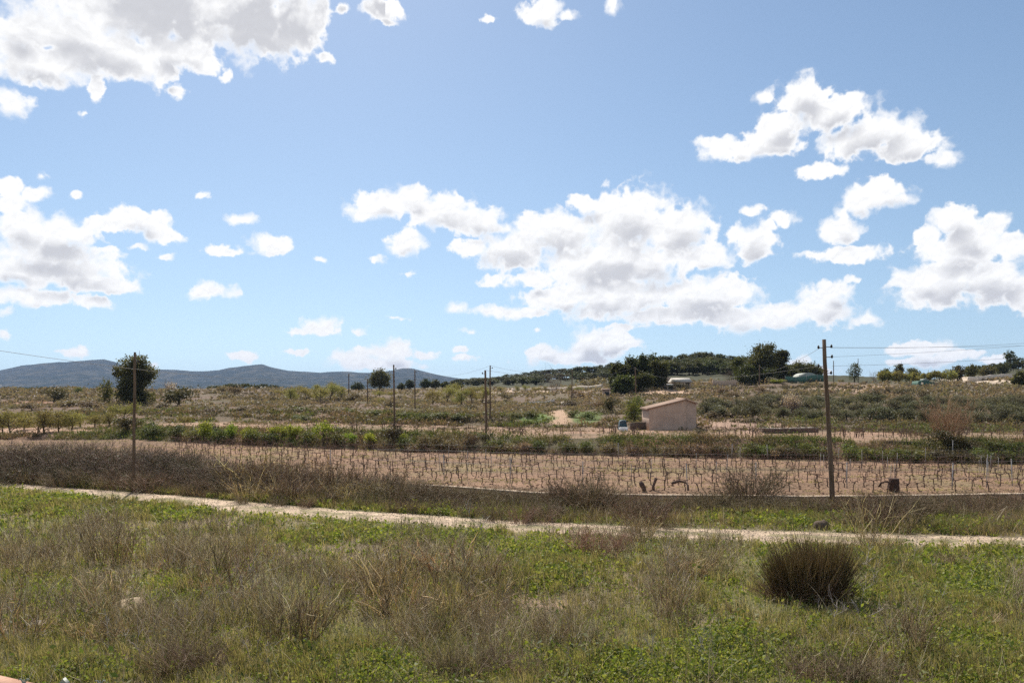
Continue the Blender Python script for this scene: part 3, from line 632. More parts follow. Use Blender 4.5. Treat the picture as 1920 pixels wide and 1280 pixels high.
# ------------------------------------------------------------------ twiggy bushes
def twig_geo(n_main, n_sub, n_fine, h, r0, splay, rad0, curve=.25, up=.6):
    """stems out of one root, side twigs, fine twigs; returns Geo"""
    a = rng.uniform(0, 6.28, n_main); rr = r0 * np.sqrt(rng.random(n_main)); base = np.stack([np.cos(a) * rr, np.sin(a) * rr, np.full(n_main, -.03)], 1)
    ln = splay * rng.random(n_main) ** .7; dirv = np.stack([np.cos(a) * ln, np.sin(a) * ln, np.ones(n_main)], 1) + rng.normal(0, .08, (n_main, 3)); dirv /= np.linalg.norm(dirv, axis=1, keepdims=True)
    L = h * rng.uniform(.55, 1.05, n_main); K = 6; t_ = np.linspace(0, 1, K)[None, :, None]
    bend = rng.normal(0, curve, (n_main, 1, 3)); bend[..., 2] = -np.abs(bend[..., 2]) * .5
    M = base[:, None] + dirv[:, None] * t_ * L[:, None, None] + bend * (t_ ** 2) * L[:, None, None] * .5 + np.cumsum(rng.normal(0, .018, (n_main, K, 3)), 1) * L[:, None, None] * (t_ > 0)
    g = Geo().stems(M, rad0 * rng.uniform(.7, 1.3, n_main)[:, None] * np.linspace(1, .35, K)[None])
    def side(M, n, l0, l1, rad_, K2, spread):
        i = rng.integers(0, len(M), n); f = rng.uniform(.2, .98, n) * (M.shape[1] - 1); k = np.minimum(f.astype(int), M.shape[1] - 2); w = (f - k)[:, None]
        st = M[i, k] * (1 - w) + M[i, k + 1] * w; d = M[i, k + 1] - M[i, k]; d /= np.linalg.norm(d, axis=1, keepdims=True) + 1e-9
        d = d * up + rng.normal(0, spread, (n, 3)); d[:, 2] += .25; d /= np.linalg.norm(d, axis=1, keepdims=True)
        L = h * rng.uniform(l0, l1, n); t2 = np.linspace(0, 1, K2)[None, :, None]
        S = st[:, None] + d[:, None] * t2 * L[:, None, None] + np.cumsum(rng.normal(0, .035, (n, K2, 3)), 1) * L[:, None, None] * (t2 > 0)
        g.stems(S, rad_ * np.linspace(1, .4, K2)[None] * np.ones((n, 1))); return S
    S = side(M, n_sub, .12, .4, rad0 * .6, 4, .5)
    if n_fine: side(S, n_fine, .05, .18, rad0 * .42, 3, .6)
    return g
def bush_kind(name, geo, mat, leaf=None):
    """a bush kept as a plain mesh, or an Empty with stems and foliage"""
    return geo
FIN = []           # finished library meshes are made once and copied
class Lib:
    """one kind of plant: several variants, each placed by copying"""
    def __init__(s, name, cat, variants): s.name, s.cat, s.var, s.used = name, cat, variants, set()
    def put(s, loc, label, group=None, sc=1.0, rz=None, v=None):
        v = int(rng.integers(len(s.var))) if v is None else v
        rz = rng.uniform(0, 6.28) if rz is None else rz
        src = s.var[v]
        if v not in s.used:
            s.used.add(v); o = src; o.location = loc; o.rotation_euler = (0, 0, rz); o.scale = (sc, sc, sc) if not hasattr(sc, '__len__') else sc
            o['category'] = s.cat; o['label'] = label
            if group: o['group'] = group
            elif 'group' in o: del o['group']
            return o
        c = dup(src, loc, rz, sc, label, group)
        if not group and 'group' in c: del c['group']
        return c
    def clean(s):
        for v, o in enumerate(s.var):
            if v not in s.used:
                for ch in list(o.children): bpy.data.objects.remove(ch)
                bpy.data.objects.remove(o)
LIBS = []
def lib(*a): l = Lib(*a); LIBS.append(l); return l
def single(name, geo, mat): return geo.build(name, mat)
def rooted(name, parts):
    """Empty + parts [(part name, Geo, material)]"""
    o = bpy.data.objects.new(name, None); COL.objects.link(o)
    for pn, g, m in parts: g.build(pn, m, o)
    return o

M_brush = leaf_mat('brown_brush_twig', [(.14, .095, .06), (.26, .18, .115), (.37, .27, .18), (.16, .13, .06)], 0.3, var=0.2)
L_dry = lib('dry_bush', 'bush', [single('dry_bush', twig_geo(26, 90, 44, 1.0, .3, .9, .0112), M_twig) for _ in range(4)])
L_tall = lib('tall_weed', 'weed', [single('tall_weed', twig_geo(18, 62, 34, 1.3, .24, .45, .0105, .2, .9), M_twig) for _ in range(3)])
L_red = lib('reddish_bush', 'bush', [single('reddish_bush', twig_geo(26, 130, 220, 1.0, .22, .85, .0085), M_twig_red) for _ in range(2)])
L_tan = lib('tan_bush', 'bush', [single('tan_bush', twig_geo(80, 280, 300, .7, .28, 1.1, .0062), M_twig_tan) for _ in range(3)])
L_brush = lib('brown_brush', 'bush', [single('brown_brush', twig_geo(60, 330, 520, .9, .42, 1.0, .0085, .4, .5), M_brush) for _ in range(3)])
L_pale = lib('bleached_branch', 'branch', [single('bleached_branch', twig_geo(4, 14, 16, 1.1, .06, 1.3, .0115, .5), M_twig_pale) for _ in range(3)])
L_sap = lib('bare_sapling', 'sapling', [single('bare_sapling', twig_geo(4, 16, 30, 1.6, .08, .35, .013, .12, .9), M_twig) for _ in range(2)])
def at_px(px, py): return ground(px, py)
def hsc(p, hpx, h0): return hpx / F * p.y / h0            # scale so that the plant is hpx rows tall
def spray(L, pts, h0, label, group, jitter=10, sq=(.85, 1.25)):
    for i_, (px, py, hp) in enumerate(pts):
        if py > 1000 and len(pts) > 4 and i_ % 6 == 3: continue
        p = at_px(px + rng.uniform(-jitter, jitter), py + rng.uniform(-3 if py > 1000 else 0, 3)); k = hsc(p, hp * rng.uniform(.85, 1.15), h0); q = rng.uniform(*sq)
        L.put(p, label, group, (k * q, k * q, k))
spray(L_dry, [(20, 1075, 60), (60, 1085, 62), (110, 1078, 55), (150, 1082, 48), (85, 1050, 40), (15, 1045, 40)], 1.0, 'low grey leafless bush in the thicket at the far left of the meadow', 'grey bushes at the left edge of the meadow')
spray(L_tall, [(195, 1062, 95), (225, 1060, 85), (240, 1052, 70)], 1.25, 'dark upright twiggy weed standing on the green grass left of the long grey thicket', 'dark upright weeds on the left')
spray(L_tall, [(320, 1075, 90), (355, 1090, 85), (400, 1080, 95), (440, 1078, 100), (470, 1062, 80), (430, 1110, 85), (335, 1060, 60)], 1.25, 'tall dark leafless weed in the thicket below the middle of the dirt track', 'tall weeds left of centre')
spray(L_dry, [(300, 1075, 40), (270, 1065, 34), (380, 1120, 55), (490, 1110, 60), (460, 1140, 50)], 1.0, 'grey brushy bush among the tall dark weeds left of centre', 'grey bushes left of centre')
spray(L_tall, [(560, 1210, 120), (590, 1205, 110), (530, 1215, 90), (612, 1220, 100), (500, 1200, 105)], 1.25, 'tall brown stalky weed rising over the bright green herbs left of bottom centre', 'tall brown weeds near the bottom')
spray(L_dry, [(680, 1110, 70), (720, 1100, 82), (760, 1090, 88), (800, 1080, 80), (845, 1085, 82), (890, 1095, 78), (930, 1120, 70), (700, 1150, 80), (750, 1160, 95), (800, 1165, 100), (850, 1160, 95), (900, 1165, 85), (830, 1200, 80), (770, 1205, 70), (880, 1195, 60), (650, 1175, 60), (960, 1150, 50)], 1.0, 'dense grey leafless bush in the big thicket at the centre of the meadow', 'bushes of the big grey thicket')
spray(L_tall, [(740, 1130, 110), (800, 1125, 110), (860, 1130, 105)], 1.25, 'dark twiggy stem cluster sticking out of the big grey thicket', 'dark stems in the big thicket')
spray(L_red, [(1085, 1040, 62), (1120, 1045, 70), (1150, 1050, 62), (1105, 1075, 50), (1175, 1030, 46)], 1.0, 'reddish bare bush beside the near edge of the dirt track', 'reddish bushes by the track')
spray(L_dry, [(1265, 1080, 50), (1300, 1085, 58), (1345, 1085, 56), (1380, 1078, 46), (1255, 1050, 36), (1320, 1060, 50)], 1.0, 'brown twiggy bush just left of the big rush tussock', 'brown bushes left of the tussock')
spray(L_dry, [(1030, 1215, 60), (1075, 1225, 70), (1120, 1215, 62), (1160, 1230, 50), (1010, 1185, 50), (1060, 1180, 46)], 1.0, 'sprawling grey bush below the bare strip of pink soil', 'grey bushes right of bottom centre')
spray(L_tall, [(1240, 1170, 90), (1265, 1150, 80), (1290, 1180, 80)], 1.25, 'slender dry weed in front of the brown bushes left of the tussock', 'slender weeds left of the tussock')
spray(L_dry, [(150, 1200, 60), (190, 1205, 66), (215, 1195, 60), (110, 1200, 50), (60, 1195, 46)], 1.0, 'dark matted bush in front of the tan boulder', 'matted bushes by the boulder')
spray(L_tall, [(195, 1160, 95), (205, 1185, 90)], 1.25, 'dark stalky weed standing against the tan boulder', 'stalky weeds by the boulder')
spray(L_tan, [(345, 1262, 85), (300, 1268, 70), (390, 1258, 72)], .72, 'olive brown grass tussock at the bottom edge left of the green herbs', 'olive tussocks at the bottom edge')
spray(L_tan, [(830, 1262, 70), (880, 1268, 66), (930, 1258, 60), (780, 1265, 50), (985, 1265, 55)], .72, 'tawny tussock at the bottom edge below the big grey thicket', 'tawny tussocks at the bottom centre')
spray(L_tan, [(1570, 1275, 60), (1620, 1278, 54), (1500, 1272, 50), (1680, 1270, 46)], .72, 'rusty tan tussock at the bottom edge right of centre', 'rusty tussocks at the bottom right')
spray(L_tall, [(1700, 1235, 110), (1720, 1215, 90), (1745, 1240, 80), (1770, 1270, 90), (1630, 1265, 80)], 1.25, 'thin dry weed standing in the green herbs at lower right', 'thin weeds at lower right')
spray(L_dry, [(1800, 1065, 44), (1770, 1060, 34), (1835, 1070, 30)], 1.0, 'grey brown bush near the track at the right side', 'small bushes by the track on the right')
spray(L_dry, [(1620, 1030, 46), (1640, 1042, 50), (1215, 1010, 46), (1235, 1015, 50), (1190, 1000, 40)], 1.0, 'grey twiggy bush leaning over the near edge of the dirt track', 'twiggy bushes on the track edge')
spray(L_tall, [(1630, 1015, 90), (1705, 1000, 70), (1210, 1020, 75)], 1.25, 'sparse grey weed rising in front of the dirt track', 'sparse weeds in front of the track')
spray(L_pale, [(455, 1130, 60), (470, 1105, 56), (270, 1245, 70), (240, 1200, 50), (1060, 1265, 55), (1080, 1240, 40), (720, 1060, 30), (905, 1000, 50), (45, 1210, 50), (1170, 1190, 46), (950, 1150, 40), (1580, 1170, 60), (1330, 1230, 40), (1670, 1220, 60), (860, 1050, 40), (150, 1020, 26)], .9, 'bleached dead branch lying in the weeds', 'bleached dead branches', 14)
for grp_, x0, x1, lab in (('pale stalks, left', 20, 440, 'pale forked dead stalk in the weeds of the left third of the meadow'), ('pale stalks, centre', 470, 980, 'pale forked dead stalk in the big thicket at the centre of the meadow'), ('pale stalks, right', 1000, 1880, 'pale forked dead stalk in the weeds of the right half of the meadow')):
    for _ in range(13):
        spray(L_pale, [(rng.uniform(x0, x1), rng.uniform(1060, 1260), rng.uniform(36, 70))], .9, lab, grp_, 5)
spray(L_sap, [(15, 1210, 150), (58, 1205, 100), (125, 1180, 110)], 1.6, 'dark bare sapling in the bottom left corner of the meadow', 'bare saplings at the left')
spray(L_dry, [(1480, 1235, 30), (1420, 1215, 34), (1850, 1180, 44), (1890, 1150, 40), (1760, 1150, 36), (1380, 1150, 40), (1210, 1235, 36)], 1.0, 'small grey bush scattered in the green right half of the meadow', 'scattered bushes on the right')
spray(L_dry, [(620, 1060, 40), (560, 1070, 44), (520, 1050, 44), (600, 1110, 56), (650, 1090, 50), (580, 1020, 30)], 1.0, 'ash brown bush between the two big thickets left of centre', 'bushes between the thickets')

# ------------------------------------------------------------------ the big rush tussock
def tussock():
    base = P(1515, 1132, 0); Yc = flatY(1128); c = at(1516, Yc)
    o = thing('rush_tussock', c, 'big dark brown rush tussock with spiky stems near the track at right', 'tussock')
    m = leaf_mat('rush_stem', [(.09, .065, .03), (.17, .125, .055), (.28, .21, .1), (.12, .11, .04), (.4, .32, .19)], 0.4, var=0)
    md = leaf_mat('dead_rush', [(.2, .12, .07), (.26, .17, .10), (.14, .09, .06)], 0.2, var=0)
    def clump(cx, cy, n, h, r, splay, mat, nm, lo=.75):
        a = rng.uniform(0, 6.28, n); q = np.sqrt(rng.random(n)); b = np.stack([cx + np.cos(a) * q * r, cy + np.sin(a) * q * r * .8, np.full(n, -.05)], 1)
        ln = splay * (.15 + .85 * q) * rng.uniform(.6, 1.2, n); d = np.stack([np.cos(a) * ln, np.sin(a) * ln, np.ones(n)], 1) + rng.normal(0, .12, (n, 3))
        d /= np.linalg.norm(d, axis=1, keepdims=True); L = h * rng.uniform(lo, 1.04, n) * (.78 + .44 * vnoise(b[:, 0] * 4 + 5, b[:, 1] * 4)); t_ = np.linspace(0, 1, 5)[None, :, None]
        droop = np.stack([np.cos(a), np.sin(a), -np.ones(n) * .6], 1)[:, None] * t_ ** 2.5 * (L * ln * .22)[:, None, None]
        Geo().stems(b[:, None] + d[:, None] * t_ * L[:, None, None] + droop + np.cumsum(rng.normal(0, .03, (n, 5, 3)), 1) * t_ * (rng.random((n, 1, 1)) < .45) + rng.normal(0, .012, (n, 5, 3)) * t_, rng.uniform(.0045, .0075, n)[:, None] * np.array([1, 1, .9, .65, .25])).build(nm, mat, o)
    clump(.34, .0, 1900, 1.68, .44, .28, m, 'stems', .45); clump(-.38, .05, 1500, 1.36, .42, .36, m, 'stems', .45); clump(-.05, -.25, 700, 1.15, .55, .5, m, 'stems', .4)
    clump(-.5, -.2, 420, 1.0, .5, 1.2, md, 'dead_stems', .4); clump(.2, -.3, 420, 1.15, .6, .7, md, 'dead_stems', .4); clump(.1, 0, 300, 1.78, .6, .36, md, 'dead_stems', .6)
tussock()

# ------------------------------------------------------------------ stones
def stone_geo(rx, ry, rz):
    n, k = 18, 11; V = []
    th = np.linspace(0, 2 * np.pi, n, endpoint=False)[None]; ph = np.linspace(.02, np.pi - .02, k)[:, None]
    d = np.stack([np.cos(th) * np.sin(ph), np.sin(th) * np.sin(ph), np.cos(ph) * np.ones_like(th)], -1); s_ = rng.uniform(0, 99)
    r_ = .6 + .8 * fbm(d[..., 0] * 1.9 + s_, d[..., 1] * 1.9 + d[..., 2] * 1.7 + s_, 4); r_ = np.round(r_ * 9) / 9 * .6 + r_ * .4; q = np.sign(d) * np.abs(d) ** .8 * r_[..., None] * np.array([rx, ry, rz])
    i_ = np.arange(k - 1)[:, None] * n + np.arange(n)[None]; j_ = np.arange(k - 1)[:, None] * n + (np.arange(n)[None] + 1) % n
    return Geo().add(q, np.stack([i_, i_ + n, j_ + n, j_], -1))
M_stone = solid_mat('tan_stone', (.34, .25, .15), (.5, .4, .27), 4, .9, .5); M_stone2 = solid_mat('grey_stone', (.24, .2, .165), (.36, .31, .26), 4, .9, .5); M_stone3 = solid_mat('brown_clod', (.07, .05, .035), (.12, .09, .065), 4, .95, .6)
for px, py, rx, rz, m, lab in [(238, 1146, .44, .2, M_stone, 'smooth tan boulder half buried in the weeds at left'), (72, 1176, .2, .1, M_stone2, 'grey flat stone near the left edge'), (105, 1100, .16, .1, M_stone, 'small tan stone left of the tan boulder'), (284, 1101, .14, .07, M_stone2, 'small pale stone above the tan boulder'),
                              (1540, 990, .3, .26, M_stone3, 'dark brown clod of earth on the verge behind the track'), (1860, 1040, .2, .1, M_stone, 'tan stone at the near edge of the track at right'), (1300, 1108, .14, .07, M_stone2, 'flat stone in front of the brown bushes'), (975, 1062, .22, .08, M_stone2, 'flat pale stone in the green patch at centre'), (1715, 1097, .2, .08, M_stone, 'low tan rock right of the tussock')]:
    p = ground(px, py); o = stone_geo(rx, rx * .8, rz).build('boulder' if rx > .4 else 'stone', m, smooth=True); o.location = p + Vector((0, 0, rz * .1)); o.rotation_euler = (rng.normal(0, .2), rng.normal(0, .2), rng.uniform(0, 6)); tag(o, lab, 'stone')

# ------------------------------------------------------------------ brambles and brush behind the track
M_bram = leaf_mat('bramble_cane', [(.13, .092, .068), (.25, .185, .135), (.38, .29, .22), (.16, .135, .065)], 0.25, var=0.2)
M_bramleaf = leaf_mat('bramble_leaf', [(.04, .05, .02), (.07, .075, .03), (.11, .075, .05)], 0.3, var=.2)
def bramble():
    g = twig_geo(90, 700, 900, 1.9, .75, 1.0, .011, .5, .4); q = rng.normal(0, 1, (900, 3)) * [.62, .62, .34] + [0, 0, .5]; q[:, 2] = np.abs(q[:, 2])
    return rooted('bramble_thicket', [('canes', g, M_bram), ('leaves', Geo().cards(q, rng.uniform(.06, .13, 900), .7), M_bramleaf)])
L_bram = lib('bramble_thicket', 'bramble', [bramble() for _ in range(3)])
k = 0
for px, Y, hh in [(-30, 49, 2.0), (10, 50, 2.2), (55, 49.5, 2.1), (95, 50.5, 2.3), (135, 49, 2.2), (175, 48.5, 2.2), (215, 48.5, 2.3), (275, 47.5, 2.0), (305, 46.5, 2.1), (345, 46, 1.9), (385, 45.5, 1.9), (425, 45, 1.7), (30, 52, 2.3), (80, 52, 2.4), (125, 52, 2.4), (170, 51, 2.4), (235, 51, 2.3), (290, 49, 2.1), (340, 48, 2.0), (150, 47, 1.7), (200, 46.8, 1.7), (120, 47.5, 1.6), (320, 45, 1.5), (410, 43.6, 1.3), (370, 44.2, 1.4)]:
    p = at(px, Y); hh *= .86; s_ = hh / 1.9
    lab = 'tangled dark bramble thicket in the hedge left of the near utility pole' if px < 250 else 'brown bramble thicket in the hedge right of the near left pole'
    L_bram.put(p, lab, 'brambles of the hedge behind the track' if px < 250 else 'brambles right of the left pole', (s_ * 1.15, s_ * 1.15, s_ * rng.uniform(.85, 1.1)))
p = at(30, 47.2); L_bram.put(p, 'dark round bush at the left edge where the track forks', None, (1.15, 1.15, 1.0))
spray(L_dry, [(470, 938, 60), (510, 940, 56), (550, 940, 66), (590, 935, 60), (630, 935, 56), (670, 938, 50), (710, 938, 50), (530, 915, 60), (600, 910, 56), (660, 915, 50), (450, 905, 66), (500, 895, 60), (560, 895, 56), (620, 900, 50), (690, 915, 46), (740, 920, 44), (480, 920, 50), (645, 945, 44)], 1.0, 'brown brushy bush between the dirt track and the left part of the vineyard', 'brown bushes left of the vineyard wall')
spray(L_tan, [(460, 945, 26), (520, 948, 30), (570, 950, 28), (610, 945, 32), (690, 952, 30), (740, 958, 34), (790, 962, 36), (830, 962, 34), (880, 968, 38), (930, 975, 42), (975, 978, 44), (1010, 978, 36), (900, 950, 30), (960, 955, 28), (760, 940, 28), (1050, 970, 30)], .72, 'russet brown tussock on the far verge of the track left of centre', 'russet tussocks on the verge')
spray(L_brush, [(1100, 958, 62), (1115, 955, 66), (1085, 950, 52), (1130, 952, 44)], .85, 'dark grey bush clump standing against the wall at centre', 'bushes against the wall at centre')
spray(L_brush, [(1385, 948, 56), (1400, 945, 60), (1365, 950, 44)], .85, 'dark twiggy bush by the wall left of the near right pole', 'bushes by the wall left of the right pole')
spray(L_brush, [(1180, 975, 50), (1215, 985, 56), (1250, 965, 34), (1290, 958, 30), (1330, 960, 34), (1440, 960, 32), (1480, 965, 34), (1520, 962, 28), (1160, 960, 36), (840, 945, 34), (900, 940, 30), (960, 940, 32), (1020, 950, 34), (1050, 955, 40)], .85, 'low grey bush at the foot of the vineyard wall', 'grey bushes at the foot of the wall')
spray(L_brush, [(1600, 965, 36), (1650, 970, 44), (1690, 975, 52), (1640, 990, 60), (1700, 985, 60), (1760, 970, 34), (1800, 975, 40), (1850, 970, 42), (1900, 968, 38), (1830, 960, 30), (1740, 965, 30), (1590, 985, 40)], .85, 'brown bush on the verge right of the near right pole', 'brown bushes right of the right pole')
EXTRA = [(px + rng.uniform(-14, 14), py + rng.uniform(-8, 8), rng.uniform(26, 44)) for px, py in zip(np.arange(470, 1080, 17), np.interp(np.arange(470, 1080, 17), [470, 760, 1080], [922, 945, 966]))]
spray(L_tan, EXTRA, .72, 'russet brush in front of the left half of the vineyard wall', 'russet brush before the wall')
EXTRA = [(px + rng.uniform(-10, 10), py + rng.uniform(-1, 10), rng.uniform(18, 32)) for px, py in zip(np.arange(1090, 1930, 13), np.full(70, 954))]
spray(L_tan, EXTRA, .72, 'faded brown bush in front of the right half of the vineyard wall', 'faded bushes before the wall')
EXTRA = [(px + rng.uniform(-10, 10), py + rng.uniform(-6, 6), rng.uniform(30, 48)) for px, py in zip(np.arange(90, 480, 16), np.interp(np.arange(90, 480, 16), [90, 250, 480], [905, 912, 930]))]
spray(L_tan, EXTRA, .72, 'russet brush at the foot of the bramble hedge', 'russet brush below the brambles')
def row(L, x0, x1, step, ylo, yhi, h0, hlo, hhi, lab, grp):
    xs_ = np.arange(x0, x1, step)
    spray(L, [(px, np.interp(px, [x0, x1], [ylo, yhi]) + rng.uniform(-1, 9), rng.uniform(hlo, hhi)) for px in xs_], h0, lab, grp, 8, (1.0, 1.5))
row(L_brush, 780, 1100, 19, 940, 956, .85, 24, 40, 'dark brown brush along the foot of the vineyard wall left of centre', 'dark brush at the wall, left')
row(L_brush, 1120, 1550, 22, 956, 955, .85, 20, 36, 'dark brown brush along the foot of the vineyard wall below the hut', 'dark brush at the wall, centre')
row(L_brush, 1580, 1940, 19, 955, 953, .85, 22, 40, 'dark brown brush along the foot of the vineyard wall right of the near pole', 'dark brush at the wall, right')
row(L_brush, 440, 790, 19, 900, 935, .85, 34, 52, 'brown brush between the bramble hedge and the start of the wall', 'brown brush before the wall')
for px, py, hp in [(1780, 962, 22), (1880, 962, 24), (1470, 985, 20), (1260, 990, 18)]: spray(L_tan, [(px, py, hp)], .72, 'small olive tuft on the right part of the far verge', 'olive tufts on the far verge')

# ------------------------------------------------------------------ trees and shrubs with leaves
M_bark = solid_mat('bark', (.07, .05, .035), (.14, .105, .075), 6, .95, .6, stretch=(1, 1, .25))
M_pine = leaf_mat('pine_needles', [(.04, .052, .02), (.065, .077, .028), (.095, .1, .038), (.05, .052, .022)], 0.38, var=.3)
M_pine_near = leaf_mat('pine_needles_olive', [(.045, .057, .018), (.078, .088, .026), (.11, .113, .038), (.05, .05, .02)], 0.38, var=.15)
M_oak = leaf_mat('evergreen_leaf', [(.055, .058, .022), (.092, .088, .032), (.135, .12, .045)], 0.42, var=.2)
M_olive = leaf_mat('olive_leaf', [(.1, .105, .06), (.14, .14, .085), (.18, .175, .12), (.1, .09, .05)], 0.3, var=.25)
M_almond = leaf_mat('young_leaf', [(.17, .165, .055), (.22, .21, .075), (.27, .25, .1), (.16, .13, .065)], 0.5, var=.18)
M_lime = leaf_mat('fresh_leaf', [(.17, .22, .03), (.23, .28, .045), (.3, .33, .07), (.11, .13, .03)], 0.5, var=.15)
M_dkbush = leaf_mat('dark_shrub_leaf', [(.05, .045, .022), (.08, .068, .032), (.11, .09, .045)], 0.25, var=.25)
M_brbush = leaf_mat('brown_shrub_leaf', [(.16, .115, .08), (.22, .16, .115), (.17, .14, .08)], 0.35, var=.25)
M_gnbush = leaf_mat('green_shrub_leaf', [(.08, .1, .028), (.11, .135, .038), (.15, .165, .055), (.1, .09, .04)], 0.4, var=.25)
M_blossom = leaf_mat('almond_blossom', [(.55, .42, .4), (.42, .3, .28), (.3, .22, .17), (.62, .52, .5)], 0.4, var=.1)
M_pinkbare = leaf_mat('bare_pinkish_twigs', [(.2, .14, .115), (.28, .2, .165), (.15, .11, .085)], 0.2, var=.2)
def crown_geo(lobes, n, leaf, clumps, spread=.17, shell=.5, asp=.65):
    """leaves in clumps through the volume of several lobes (x, y, z, rx, ry, rz)"""
    lb = np.array(lobes, float); vol = lb[:, 3] * lb[:, 4] * lb[:, 5]; pick = rng.choice(len(lb), clumps, p=vol / vol.sum())
    d = rng.normal(size=(clumps, 3)); d /= np.linalg.norm(d, axis=1, keepdims=True); rr = (shell + (1 - shell) * rng.random(clumps)) * rng.uniform(.85, 1.08, clumps)
    c = lb[pick, :3] + d * rr[:, None] * lb[pick, 3:]; rad_ = lb[pick, 3:].mean(1) * spread * rng.uniform(.6, 1.5, clumps)
    i = rng.integers(0, clumps, n); q = c[i] + rng.normal(0, 1, (n, 3)) * rad_[i][:, None] * [1, 1, .75]
    return Geo().cards(q, rng.uniform(.6, 1.35, n) * leaf, asp)
def trunk_geo(h, r, lobes=(), lean=0.0, base=-.3):
    g = Geo(); n = 7; z = np.linspace(base, h, n); w = np.cumsum(rng.normal(0, .035 * h, (n, 2)), 0) * (np.linspace(0, 1, n)[:, None]); w[:, 0] += lean * np.linspace(0, 1, n)
    pts = np.column_stack([w, z]); g.tube(pts, r * np.array([1.35, 1.05, .95, .85, .72, .58, .4]), 8)
    for lx, ly, lz, rx, ry, rz in lobes:
        k_ = int(rng.integers(2, 6)); s_ = pts[k_]; e = np.array([lx, ly, lz]); m_ = (s_ + e) / 2 + [0, 0, -.08 * h]
        g.tube(np.array([s_, m_, e, e + (e - m_) * .5]), r * np.array([.5, .38, .22, .08]), 6)
    return g
def tree(name, lobes, n, leaf, clumps, mat, th, tr, **kw):
    return rooted(name, [('trunk', trunk_geo(th, tr, lobes), M_bark), ('crown', crown_geo(lobes, n, leaf, clumps, **kw), mat)])
def rlobes(n, R, z0, hz, lr):
    out = []
    for _ in range(n):
        a = rng.uniform(0, 6.28); q = R * math.sqrt(rng.random()); z = z0 + hz * rng.random(); s_ = lr * rng.uniform(.65, 1.25)
        out.append((q * math.cos(a), q * math.sin(a), z, s_, s_, s_ * rng.uniform(.55, .8)))
    return out
# aleppo pines on the ridge: about 8 m
def pine():
    h = 8.0; lo = rlobes(11, 1.8, 1.6, 5.2, 1.4) + [(rng.normal(0, .3), rng.normal(0, .3), 6.9, 1.2, 1.2, .8)]
    return tree('pine_tree', lo, 1500, .5, 120, M_pine, 6.8, .17, spread=.26, shell=.3)
L_pine = lib('pine_tree', 'pine', [pine() for _ in range(6)])
TOPS = [(840, 716), (860, 713), (880, 710), (920, 704), (960, 699), (1000, 692), (1040, 690), (1075, 686), (1110, 684), (1130, 680), (1145, 676), (1160, 683), (1190, 674), (1215, 668), (1240, 664), (1280, 661), (1320, 657), (1345, 659), (1370, 664), (1390, 664), (1410, 660), (1440, 664), (1470, 676), (1490, 684), (1515, 688), (1535, 698)]
tx = np.array([q[0] for q in TOPS], float); ty = np.array([q[1] for q in TOPS], float)
def ridge_pine(q, Y, dtop):
    p = at(q, Y); nat = rng.uniform(6.0, 8.6); top = np.interp(q, tx, ty) + dtop; zt = min(EYE + (HY - top) / F * Y, p.z + 12); hh = max(3.5, min(zt - p.z, nat) if dtop > 4 else zt - p.z)
    s_ = hh / 8.2; w = max(s_, .8) * rng.uniform(1.2, 1.6)
    L_pine.put(p, 'dark green pine in the wood along the ridge left of the white roofed house' if q < 1250 else 'dark green pine in the wood behind the hilltop houses', 'pines of the ridge wood, left' if q < 1250 else 'pines of the ridge wood, right', (w, w, s_))
for px in np.arange(846, 1532, 8.6):
    q = px + rng.uniform(-4, 4); f_ = feats(np.array(float(q)))[0]; ridge_pine(q, f_[8] - 8 + rng.uniform(-4, 2), abs(rng.normal(0, 2.0)))
for i_ in range(172):
    q = rng.uniform(850, 1530) if i_ % 3 else rng.uniform(1220, 1540); f_ = feats(np.array(float(q)))[0]; lo_ = max(.12, (1150 - q) / 1200 + .12); u_ = rng.uniform(lo_ if q < 1240 else .38, .97)
    ridge_pine(q, f_[7] + (f_[8] - f_[7]) * u_, 6 + rng.uniform(0, 6) + (1 - u_) * 8)
for px in np.arange(1812, 1960, 11):
    for dY in (1.0, .9):
        q = px + rng.uniform(-4, 4); Y = 300 * dY; p = at(q, Y); top = np.interp(q, [1800, 1840, 1880, 1920, 1960], [692, 682, 676, 668, 664]) + rng.uniform(0, 5) + (1 - dY) * 60
        hh = max(3.5, EYE + (HY - top) / F * Y - p.z); L_pine.put(p, 'dark pine on the wooded hilltop at the right edge', 'pines at the right edge', (hh / 8.2 * 1.1,) * 2 + (hh / 8.2,))
p = at(1896, 290); L_pine.put(p, 'tall pine topping the wooded hill at the right edge', None, (1.0, 1.0, max(1.0, (EYE + (HY - 662) / F * 290 - p.z) / 8.1)))
# larger single trees
def put_tree(name, px, Y, toppy, widthpx, label, cat, build, base=None, group=None, dz=0.0):
    """build(h, w) returns the tree; h from the ground at (px, Y) to the row toppy"""
    p = at(px, Y) if base is None else base; h = EYE + (HY - toppy) / F * Y - p.z; w = widthpx / F * Y
    o = build(h, w); o.location = p; o.name = name; return tag(o, label, cat, group)
def big_left(h, w):
    s_ = w / 2
    lo = [(0.05 * w, 0, h * .72, s_ * .62, s_ * .6, h * .22), (-.25 * w, .3, h * .62, s_ * .42, s_ * .4, h * .16), (.3 * w, -.2, h * .60, s_ * .5, s_ * .5, h * .17), (-.38 * w, 0, h * .70, s_ * .24, s_ * .3, h * .12), (.02 * w, 0, h * .45, s_ * .62, s_ * .6, h * .2), (-.1 * w, .2, h * .22, s_ * .6, s_ * .6, h * .2), (.12 * w, .1, h * .15, s_ * .62, s_ * .6, h * .16), (.12 * w, .1, h * .88, s_ * .4, s_ * .4, h * .11)]
    return tree('evergreen_tree', lo, 15000, .33, 420, M_oak, h * .8, .3, spread=.2, shell=.35)
put_tree('evergreen_tree', 249, 140, 664, 86, 'large dark evergreen behind the left utility pole', 'tree', big_left)
